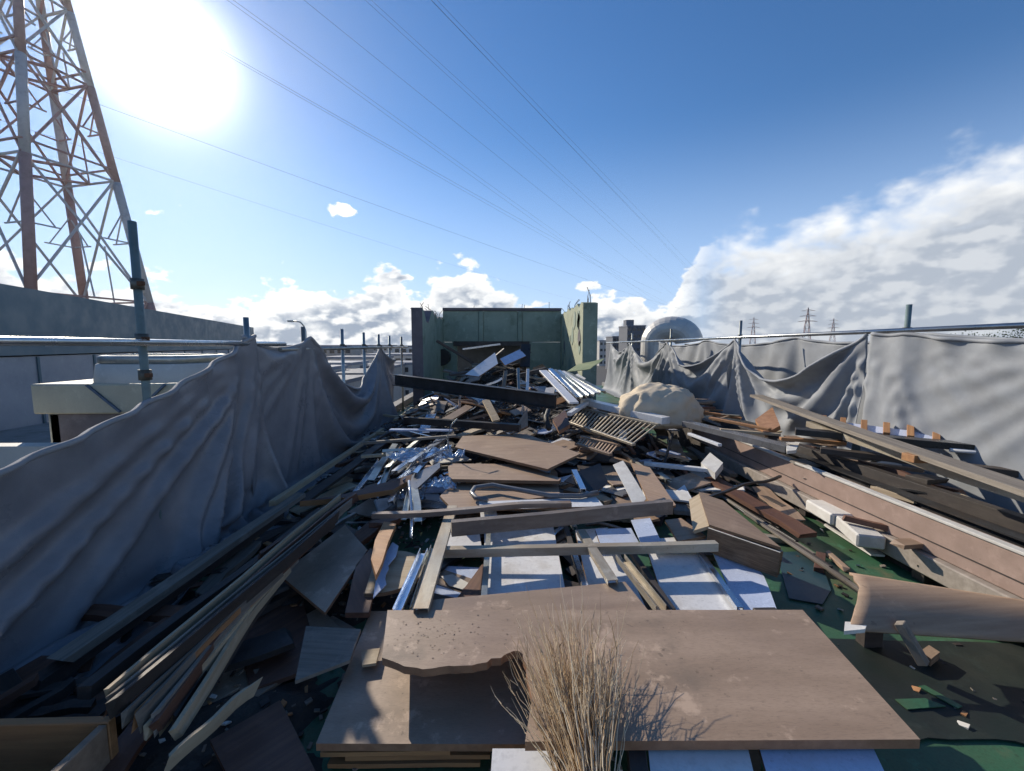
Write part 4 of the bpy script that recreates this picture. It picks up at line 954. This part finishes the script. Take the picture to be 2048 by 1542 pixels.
# -- long beam and stacked lengths on the right
def fascia():
    X = 2.9; y0, y1 = 1.2, 6.1
    o = T(empty('fascia_beam', (X, 3.5, 0)), 'long pinkish fascia beam running along the right with white top edge', 'beam')
    box('face', X, X + .12, y0, y1, .215, .455, 'fascia_pink', o, .006); box('groove_strip', X - .006, X - .001, y0, y1, .30, .306, 'wood_dark', o, 0)
    box('base_board', X - .05, X + .14, y0 - .1, y1 - .5, .075, .212, 'fascia_grey', o, .008)
    box('top_trim', X - .012, X + .05, y0, y1 - .3, .458, .478, 'board_white', o, .004)
    for y in (1.5, 2.6, 3.7, 4.8): box('bearer', X - .02, X + .5, y, y + .09, .003, .073, 'wood_dark', o, .004)
fascia()
T(bar('dark_girder', (3.16, 1.1, .30), (3.05, 6.4, .36), .10, .16, 'steel_dark', 'ibeam'), 'dark steel girder lying just behind the fascia beam', 'girder')
T(bar('dark_girder', (3.42, 1.0, .42), (3.1, 5.6, .48), .08, .10, 'wood_dark', 'box'), 'black timber length above the dark steel girder', 'timber')
rod('long_plank', (1512, 794, .86), (2120, 1010, .80), .16, .035, 'wood_grey', 'long weathered plank slanting along the right tarpaulin', 'plank', bend=.02)
rod('long_plank', (1622, 853, .74), (2140, 1032, .66), .11, .06, 'stud', 'olive grey plank just in front of the long weathered plank', 'plank', bend=.015)
p = P(1842, 916, .80); T(box('orange_block', p.x - .10, p.x + .10, p.y - .05, p.y + .05, .775, .83, 'wood_warm'), 'orange wooden block sitting on the olive grey plank', 'block')
a_, b_ = P(1630, 850, .76), P(1905, 884, .76); q_ = P(1905, 872, .80); r_ = P(1632, 838, .80)
wr = T(slab('wrapped_panel', [a_, b_, q_ + Vector((.0, .05, 0)), r_], .05, ('laminate_blue', 'laminate_blue')), 'bluish wrapped panel with orange battens below right tarpaulin', 'panel')
for k in range(6):
    u = (k + .4) / 6; s_, e_ = a_ + (b_ - a_) * u, r_ + (q_ - r_) * u; d_ = (e_ - s_).normalized()
    bar('batten', s_ - d_ * .04 + Vector((0, 0, .004)), e_ + d_ * .06 + Vector((0, 0, .004)), .05, .03, 'wood_warm', parent=wr)
rod('dark_profile', (1590, 868, .72), (2130, 918, .72), .14, .06, 'plastic_black', 'long black profile below the wrapped panel', 'profile')
rod('dark_profile', (1640, 905, .60), (2140, 965, .60), .10, .05, 'wood_dark', 'black length in shadow below the long black profile', 'profile')
rod('white_tube', (1900, 900, .72), (2120, 918, .72), .035, 0, 'laminate', 'thin white tube at the right frame edge', 'tube', 'pipe')
rod('dark_top_rail', (1372, 852, .55), (1580, 905, .55), .14, .07, 'plastic_grey', 'grey rail end beside the builders bag', 'rail')
rod('white_rail', (1378, 870, .50), (1440, 893, .49), .05, .03, 'laminate', 'short white rail tip by the builders bag', 'rail')
board('rust_fragment', [(1510, 838, .68), (1545, 815, .78), (1560, 850, .68), (1530, 868, .60)], .7, .05, ('panel_core', 'wood_warm'), 'rusty orange broken fragment below the gathered tarpaulin folds', 'fragment')
board('white_scrap', [(1572, 885), (1600, 884), (1592, 900), (1574, 902)], .62, .03, BW, 'small white chunk behind the fascia beam', 'chunk')
for k, (x0, y0, x1, y1, z) in enumerate(((1420, 838, 1540, 862, .66), (1560, 880, 1690, 890, .66), (1440, 862, 1560, 872, .6))):
    rod('timber_offcut', (x0, y0, z), (x1, y1, z - .02), .06, .03, ('wood_warm', 'wood_warm', 'wood_pale')[k], ('orange offcut lying right of the builders bag', 'orange offcut beside the small white chunk', 'pale offcut below the one at the builders bag')[k], 'offcut')
# white chunk pair tied with brown on the deck
def chunk(pa, pb, w, h, label, z):
    return T(bar('white_block', P(*pa, z), P(*pb, z), w, h, 'board_white', 'box', bev=.012), label, 'block')
chunk((1630, 1020), (1684, 1052), .18, .10, 'upper white plaster block in front of the fascia beam', .13)
chunk((1694, 1056), (1742, 1098), .18, .10, 'lower white plaster block in front of the fascia beam', .12)
board('plaster_shard', [(1648, 1048), (1680, 1040), (1770, 1110), (1742, 1108)], .06, .015, BW, 'thin pale plaster shard under the white blocks', 'shard')
p = P(1800, 1095, .05); T(box('dark_block', p.x - .10, p.x + .08, p.y - .1, p.y + .08, .003, .12, 'wood_dark'), 'small dark block beside the lower white plaster block', 'block')
rod('white_channel', (1288, 930, .22), (1420, 944, .22), .07, .04, 'laminate', 'short white channel on the deck before the fascia beam', 'channel')
rod('bent_bar', (1410, 1000, .2), (1560, 952, .30), .025, .02, 'steel_dark', 'thin dark bent bar leaning on the fascia beam', 'bar', bend=.06)
rod('black_pole', (1318, 965, .10), (1345, 868, .46), .035, 0, 'rubber', 'black pole leaning before the fascia beam', 'pole', 'pipe')
board('tan_chunk', [(1402, 925, .30), (1420, 905, .36), (1446, 925, .32), (1430, 946, .26)], .3, .08, BW, 'pale broken chunk at the left end of the fascia beam', 'chunk')
for k in range(7):
    u = k / 6
    rod('thin_lath', (1390 + 20 * k, 958 + 14 * k, .03 + .012 * (k % 3)), (1560 + 34 * k, 1060 + 26 * k, .03 + .012 * (k % 2)), .03, .02, ('wood_dark', 'steel_dark', 'wood_grey')[k % 3], ['leftmost', 'second', 'third', 'fourth', 'fifth', 'sixth', 'rightmost'][k] + ' thin lath lying along the green deck by the fascia beam', 'lath', group='thin laths lying along the deck')
board('teal_patch', [(1552, 1105), (1600, 1102), (1650, 1145), (1662, 1180), (1645, 1208), (1578, 1196)], .012, .006, ('teal_patch', 'teal_patch'), 'dark teal round-ended piece lying flat on the green deck', 'sheet')  # thin flat shape, darker and bluer than the deck
dm = [P(1640, 1276, .010), P(2200, 1290, .010), P(2260, 1520, .010), P(1990, 1478, .010), P(1905, 1490, .010), P(1700, 1478, .010)]  # dark sheet laid on the deck in place of a cast shadow
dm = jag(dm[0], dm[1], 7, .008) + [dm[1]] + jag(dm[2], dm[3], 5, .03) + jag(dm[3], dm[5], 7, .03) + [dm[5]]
T(slab('shade_sheet', dm, .005, ('shade_sheet', 'shade_sheet')), 'blackish green sheet standing in for the deck shadow at lower right', 'shade')
for (a_, b_, c_, d_) in (((1790, 1398), (1850, 1396), (1892, 1412), (1815, 1418)), ((1836, 1372), (1850, 1370), (1925, 1412), (1915, 1416))):
    board('sunlit_sliver', [a_, b_, c_, d_], .018, .004, ('deck', 'deck'), ('broad' if a_[0] < 1800 else 'narrow') + ' green strip standing in for sunlit deck within the dark sheet', 'strip', group='green strips for sunlit slivers of deck')  # deck-coloured strips stand in for sunlit slivers in that shadow
# curved brown board on the right, its near edge raised
def curved_board():
    A, B, C, Dd = P(1698, 1150, .30), P(2150, 1222, .26), P(2150, 1292, .17), P(1694, 1262, .17)
    def fn(u, v):
        p = (A * (1 - u) + B * u) * (1 - v) + (Dd * (1 - u) + C * u) * v
        ix = .05 * math.sin(v * math.pi) * (1 - u); return p + Vector((ix + (.02 * noise.noise(Vector((v * 6, 1, 0))) if u == 0 else 0), 0, .05 * math.sin(v * math.pi) * (1 - u * .5)))
    o = grid_obj('curved_board', fn, 16, 12, 'ply', thick=.016); T(o, 'warped brown plywood board raised off the deck at right', 'board')
curved_board()
for k, (x, y, w) in enumerate(((1740, 1250, .05), (2100, 1270, .06))):
    p = P(x, y + 6, .1); T(box('prop_block', p.x - w, p.x + w, p.y - .03, p.y + .03, .003, .155, 'wood_dark'), ('dark block propping the left end of the warped board', 'dark block propping the right end of the warped board')[k], 'block')
board('pale_splinter', [(1690, 1243), (1735, 1246), (1730, 1258), (1688, 1262)], .20, .02, BW, 'pale splinter at the near left corner of the warped board', 'splinter')
rod('wood_stake', (1790, 1245, .22), (1838, 1328, .06), .05, .04, 'wood_grey', 'grey stake leaning down from the warped board', 'stake')
board('small_offcut', [(1840, 1302), (1858, 1290), (1880, 1304), (1862, 1318)], .06, .04, PL, 'small offcut on the dark deck beside the stake', 'offcut')

# -- left: shaded lengths along the parapet, crate in the corner
L_ = [((215, 1428, .36), (704, 1012, .34), .010, .06, 'wood_grey', 'longest thin board standing on edge along the left side'), ((255, 1447, .32), (566, 1150, .32), .010, .05, 'wood_grey', 'second thin board on edge, right of the longest one'),
      ((300, 1470, .26), (545, 1185, .26), .012, .05, 'wood_pale', 'third thin board on edge, bowed, right of the longest one'), ((330, 1548, .20), (512, 1385, .20), .014, .05, 'wood_pale', 'short pale board in the dark gap at lower left'),
      ((170, 1400, .28), (640, 1030, .30), .05, .05, 'wood_dark', 'dark length between the longest thin board and left tarpaulin'), ((120, 1330, .22), (600, 995, .24), .09, .04, 'wood_grey', 'flat grey length near the foot of the left tarpaulin'),
      ((60, 1395, .16), (560, 1035, .18), .07, .06, 'wood_dark', 'dark timber lying at the foot of left tarpaulin'), ((545, 1012, .20), (765, 862, .22), .05, .05, 'wood_pale', 'pale timber edge along the farther left tarpaulin'), ((600, 1012, .2), (770, 885, .22), .12, .03, 'wood_dark', 'dark plank beside the pale timber at the farther left tarpaulin'),
      ((520, 1130, .30), (715, 1000, .32), .03, .07, 'wood_red', 'reddish length ending at the splintered timber')]
for a_, b_, w, h, m, l in L_: rod('long_board', a_, b_, w, h, m, l, 'board', bend=.012, ragged=.03)
board('shade_panel', [(612, 1252), (722, 1258), (700, 1320), (590, 1362)], .22, .015, ('wood_grey', 'wood_grey'), 'small grey panel in shade left of the largest panel', 'panel')
board('brown_board', [(560, 1150), (690, 1050), (735, 1100), (650, 1225)], .20, .02, PB, 'brown board in shade behind the small grey panel', 'board')
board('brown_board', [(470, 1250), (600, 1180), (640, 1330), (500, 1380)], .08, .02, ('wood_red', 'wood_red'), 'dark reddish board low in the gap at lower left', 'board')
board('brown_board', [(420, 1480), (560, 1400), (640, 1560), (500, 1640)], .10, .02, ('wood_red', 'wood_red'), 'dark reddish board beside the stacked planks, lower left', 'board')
board('tan_scrap', [(722, 1300), (760, 1296), (752, 1326), (724, 1330)], .175, .012, ('wood_pale', 'wood_pale'), 'small tan scrap at the left of the broken corner', 'scrap')
def crate():
    a_ = P(232, 1430, .33); X1, Y1 = a_.x, a_.y; o = T(empty('wooden_crate', (X1 - .4, Y1 - .3, 0)), 'open brown wooden crate at the lower left corner', 'crate')
    def w(n, x0, x1, y0, y1, z0, z1, m='ply'): box(n, x0, x1, y0, y1, z0, z1, m, o, .003)
    w('side', X1 - .95, X1, Y1 - .03, Y1, .02, .33, 'wood_warm'); w('side', X1 - .03, X1 - .001, Y1 - .75, Y1 - .032, .02, .326); w('side', X1 - .95, X1 - .92, Y1 - .75, Y1 - .032, .02, .326)
    w('side', X1 - .95, X1, Y1 - .78, Y1 - .752, .02, .33); w('bottom', X1 - .918, X1 - .032, Y1 - .75, Y1 - .032, .02, .035, 'wood_red'); w('divider', X1 - .918, X1 - .032, Y1 - .4, Y1 - .38, .036, .25, 'wood_red')
crate()

# -- loose pieces lying everywhere
def loose(n, region, kinds, label, cat, group, name, zoff=(.01, .05), tilt=.35, size=(.15, .6), along=None):
    x0, x1, y0, y1 = region; cache = {}
    for k in range(n):
        m, pr = random.choice(kinds); L = ru(*size); wv = random.choice((.04, .06, .09, .16)); hv = random.choice((.015, .03, .04))
        if pr == 'slab': wv = ru(.15, .35); hv = .018
        key = (m, pr, round(wv, 2), hv)
        x, y = ru(x0, x1), ru(y0, y1); z = max(mound_h(x, y), 0) + ru(*zoff)
        a = ru(0, math.pi) if along is None else math.pi / 2 + along + ru(-.3, .3); t = ru(-tilt, tilt)
        d = Vector((math.cos(a) * math.cos(t), math.sin(a) * math.cos(t), math.sin(t)))
        c_ = Vector((x, y, z + abs(math.sin(t)) * L * .35))
        o_ = bar(name, c_ - d * L / 2, c_ + d * L / 2, wv, hv, m, 'box' if pr == 'slab' else pr, ru(-.5, .5) * tilt * 2, None, .03 if pr != 'slab' and L > .35 else 0, 6 if pr != 'slab' and L > .35 else 1, .002, .02)
        col_ = {'wood_grey': 'grey', 'wood_warm': 'orange-brown', 'wood_pale': 'pale', 'wood_dark': 'blackish', 'wood_red': 'reddish', 'ply': 'tan', 'panel_brown': 'brown', 'laminate': 'white', 'board_white': 'off-white', 'plastic_grey': 'plastic-grey', 'laminate_blue': 'bluish', 'alu': 'shiny', 'galv': 'dull', 'steel_dark': 'dark', 'steel_worn': 'rusty', 'stud': 'olive'}[m]
        ux, uy = (x - x0) / (x1 - x0), (y - y0) / (y1 - y0); ln_ = 'stubby' if L < size[0] + (size[1] - size[0]) * .35 else 'long' if L > size[0] + (size[1] - size[0]) * .7 else 'middling'
        at_ = ('far' if uy > .66 else 'near' if uy < .33 else 'middle') + ' ' + ('left' if ux < .33 else 'right' if ux > .66 else 'centre')
        T(o_, f'{ln_} {col_} {label}, {at_}', cat, group)
WK2 = [('wood_grey', 'box'), ('wood_dark', 'box'), ('wood_red', 'box'), ('ply', 'box'), ('stud', 'hat')]
WK = [('wood_grey', 'box'), ('wood_warm', 'box'), ('wood_pale', 'box'), ('wood_dark', 'box'), ('wood_red', 'box'), ('ply', 'box')]
MK = [('alu', 'hat'), ('galv', 'chan'), ('galv', 'angle'), ('steel_dark', 'box'), ('steel_worn', 'angle'), ('alu', 'chan')]
BK = [('ply', 'slab'), ('panel_brown', 'slab'), ('laminate', 'slab'), ('board_white', 'slab'), ('wood_dark', 'slab'), ('plastic_grey', 'slab'), ('laminate_blue', 'slab')]
loose(90, (-1.7, 1.7, 5.8, 9.9), WK, 'broken lath in the heap by the green wall', 'lath', 'broken laths in the far heap', 'broken_lath', size=(.25, .8))
loose(55, (-1.7, 1.8, 5.8, 9.9), MK, 'bent metal section in the heap by the green wall', 'metal section', 'bent metal sections in the far heap', 'metal_section', size=(.3, .9))
loose(55, (-1.6, 1.7, 5.8, 10.2), BK, 'board piece in the heap by the green wall', 'board piece', 'broken board pieces in the far heap', 'board_piece', tilt=.5, size=(.2, .55))
loose(40, (-1.6, 1.6, 4.0, 6.0), WK, 'wooden scrap before the far heap', 'scrap', 'wooden scraps before the far heap', 'wood_scrap', tilt=.15)
loose(24, (-1.7, 1.5, 3.9, 6.0), MK, 'metal scrap before the far heap', 'metal scrap', 'metal scraps before the far heap', 'metal_scrap', tilt=.15)
loose(26, (-1.7, 1.5, 3.0, 5.6), BK, 'flat scrap under the middle boards', 'board scrap', 'flat scraps under the middle boards', 'board_scrap', tilt=.05, zoff=(.02, .12), size=(.3, .8))
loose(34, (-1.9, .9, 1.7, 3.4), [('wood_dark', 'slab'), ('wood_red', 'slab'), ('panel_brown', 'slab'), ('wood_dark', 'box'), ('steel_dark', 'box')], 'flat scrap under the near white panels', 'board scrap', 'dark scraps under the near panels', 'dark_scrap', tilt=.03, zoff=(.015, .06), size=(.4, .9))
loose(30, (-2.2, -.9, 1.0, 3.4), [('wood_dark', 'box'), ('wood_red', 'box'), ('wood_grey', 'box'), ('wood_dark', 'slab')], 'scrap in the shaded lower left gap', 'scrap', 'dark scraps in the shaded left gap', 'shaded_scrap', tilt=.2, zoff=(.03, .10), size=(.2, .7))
loose(36, (-2.1, -1.2, 3.2, 8.2), WK + MK[2:5], 'scrap along the left tarpaulin foot', 'scrap', 'scraps along the left tarpaulin', 'edge_scrap', tilt=.1, size=(.3, .9))
loose(75, (3.0, 3.85, 1.6, 8.5), WK + MK[:3], 'length between fascia beam and right tarpaulin', 'length', 'jumbled lengths along the right tarpaulin', 'jumbled_length', tilt=.12, size=(.3, 1.2))
loose(26, (1.3, 2.75, 5.0, 7.5), WK2 + MK + BK, 'piece on the deck beside the bag', 'piece', 'loose pieces beside the builders bag', 'loose_piece', tilt=.12)
loose(10, (1.6, 2.7, 2.4, 4.6), WK2, 'stick on the open green deck', 'stick', 'small sticks on the green deck', 'small_stick', tilt=.02, size=(.12, .4), zoff=(.003, .006))
loose(46, (1.0, 2.75, 3.3, 6.2), WK2 + [('steel_dark', 'box'), ('galv', 'hat'), ('wood_grey', 'box')], 'length beside the fascia beam', 'length', 'lengths lying beside the fascia beam', 'deck_length', tilt=.05, size=(.5, 1.5), along=-.12, zoff=(.005, .10))
loose(26, (1.15, 2.3, 3.4, 5.2), BK, 'board right of the tan table top', 'board piece', 'board pieces right of the table top', 'deck_board', tilt=.18, size=(.2, .6), zoff=(.03, .16))
loose(44, (-.9, 1.1, 3.2, 5.0), WK + MK, 'scrap among the tan boards', 'scrap', 'scraps among the tan boards', 'mixed_scrap', tilt=.12, size=(.15, .6), zoff=(.05, .24))
for k in range(16):
    f = k / 15; x0, y0 = 205 + 150 * f + ru(-12, 12), 1415 + 70 * f; x1, y1 = 705 - 170 * f + ru(-40, 20), 1008 + 170 * f + ru(-20, 30); z = .37 - .17 * f + ru(-.03, .03)
    rod('thin_board', (x0, y0, z), (x1, y1, z + ru(-.02, .03)), ru(.006, .02), ru(.03, .08), random.choice(('wood_dark', 'wood_dark', 'wood_dark', 'wood_grey', 'wood_pale', 'wood_warm', 'wood_red', 'wood_red', 'wood_red')), ['outermost', 'second', 'third', 'fourth', 'fifth', 'sixth', 'seventh', 'eighth', 'ninth', 'tenth', 'eleventh', 'twelfth', 'thirteenth', 'fourteenth', 'fifteenth', 'innermost'][k] + ' thin board in the bunch standing on edge at left, from the tarpaulin', 'board', bend=.016, ragged=.04, group='bunch of thin boards on edge at left')
loose(34, (3.0, 3.7, 1.7, 4.6), WK2 + [('steel_dark', 'box'), ('galv', 'angle'), ('wood_pale', 'box'), ('board_white', 'slab')], 'scrap on the dark timbers behind the fascia beam', 'scrap', 'scraps on the dark timbers at right', 'timber_scrap', tilt=.10, size=(.12, .7), along=.1, zoff=(.10, .26))
# crumbs and dust on the deck and over the heap: beyond counting
def crumbs():
    vs_, fs_ = [], []
    for k in range(9000):
        if k % 3:
            x, y = ru(-2.2, 2.8), ru(1.2, 9.5)
            if x > 1.2 and rnd() < .8: x = ru(-2.2, 1.2)
        else: x, y = random.gauss(0, 1.1), random.gauss(6.8, 1.4)
        z = max(mound_h(x, y), 0) + .006; s = ru(.004, .02) * (2 if rnd() < .12 and y > 4 else 1); n0 = len(vs_)
        u = Vector((ru(-1, 1), ru(-1, 1), ru(-.4, .4))).normalized() * s; v = Vector((-u.y, u.x, ru(-.3, .3) * s)) * ru(.3, 1); w = Vector((0, 0, s * .5))
        for a_ in (-1, 1):
            for b_ in (-1, 1): vs_.append(Vector((x, y, z)) + u * a_ + v * b_)
        for q in range(4): vs_.append(vs_[n0 + q] + w)
        fs_ += [(n0+a_, n0+b_, n0+c_, n0+d_) for a_, b_, c_, d_ in ((0, 1, 3, 2), (4, 6, 7, 5), (0, 4, 5, 1), (1, 5, 7, 3), (3, 7, 6, 2), (2, 6, 4, 0))]
    me = bpy.data.meshes.new('crumbs'); me.from_pydata([tuple(v) for v in vs_], [], fs_)
    me.materials.append(MATS['wood_grey']); me.materials.append(MATS['board_white']); me.materials.append(MATS['wood_dark']); me.materials.append(MATS['wood_warm'])
    mi = np.repeat(np.random.RandomState(2).choice([0, 0, 1, 2, 2, 2, 0, 2, 0, 3], 9000), 6); me.polygons.foreach_set('material_index', mi.astype(np.int32))
    o = bpy.data.objects.new('rubble_crumbs', me); COL.objects.link(o); T(o, 'crumbs and splinters strewn over the roof and heap', 'rubble', kind='stuff')
crumbs()

def haze():
    m = bpy.data.materials.new('haze'); m.use_nodes = True; t = m.node_tree; t.nodes.clear()
    pv = t.nodes.new('ShaderNodeVolumePrincipled'); pv.inputs['Color'].default_value = (.93, .96, 1, 1); pv.inputs['Density'].default_value = HAZE; pv.inputs['Anisotropy'].default_value = .78
    o_ = t.nodes.new('ShaderNodeOutputMaterial'); t.links.new(pv.outputs[0], o_.inputs['Volume']); MATS['haze'] = m
    o = box('haze', -900, 900, -60, 900, -11, 75, 'haze', None, 0); T(o, 'thin bright air over the town', 'haze', kind='stuff')
HAZE = .00012
haze()
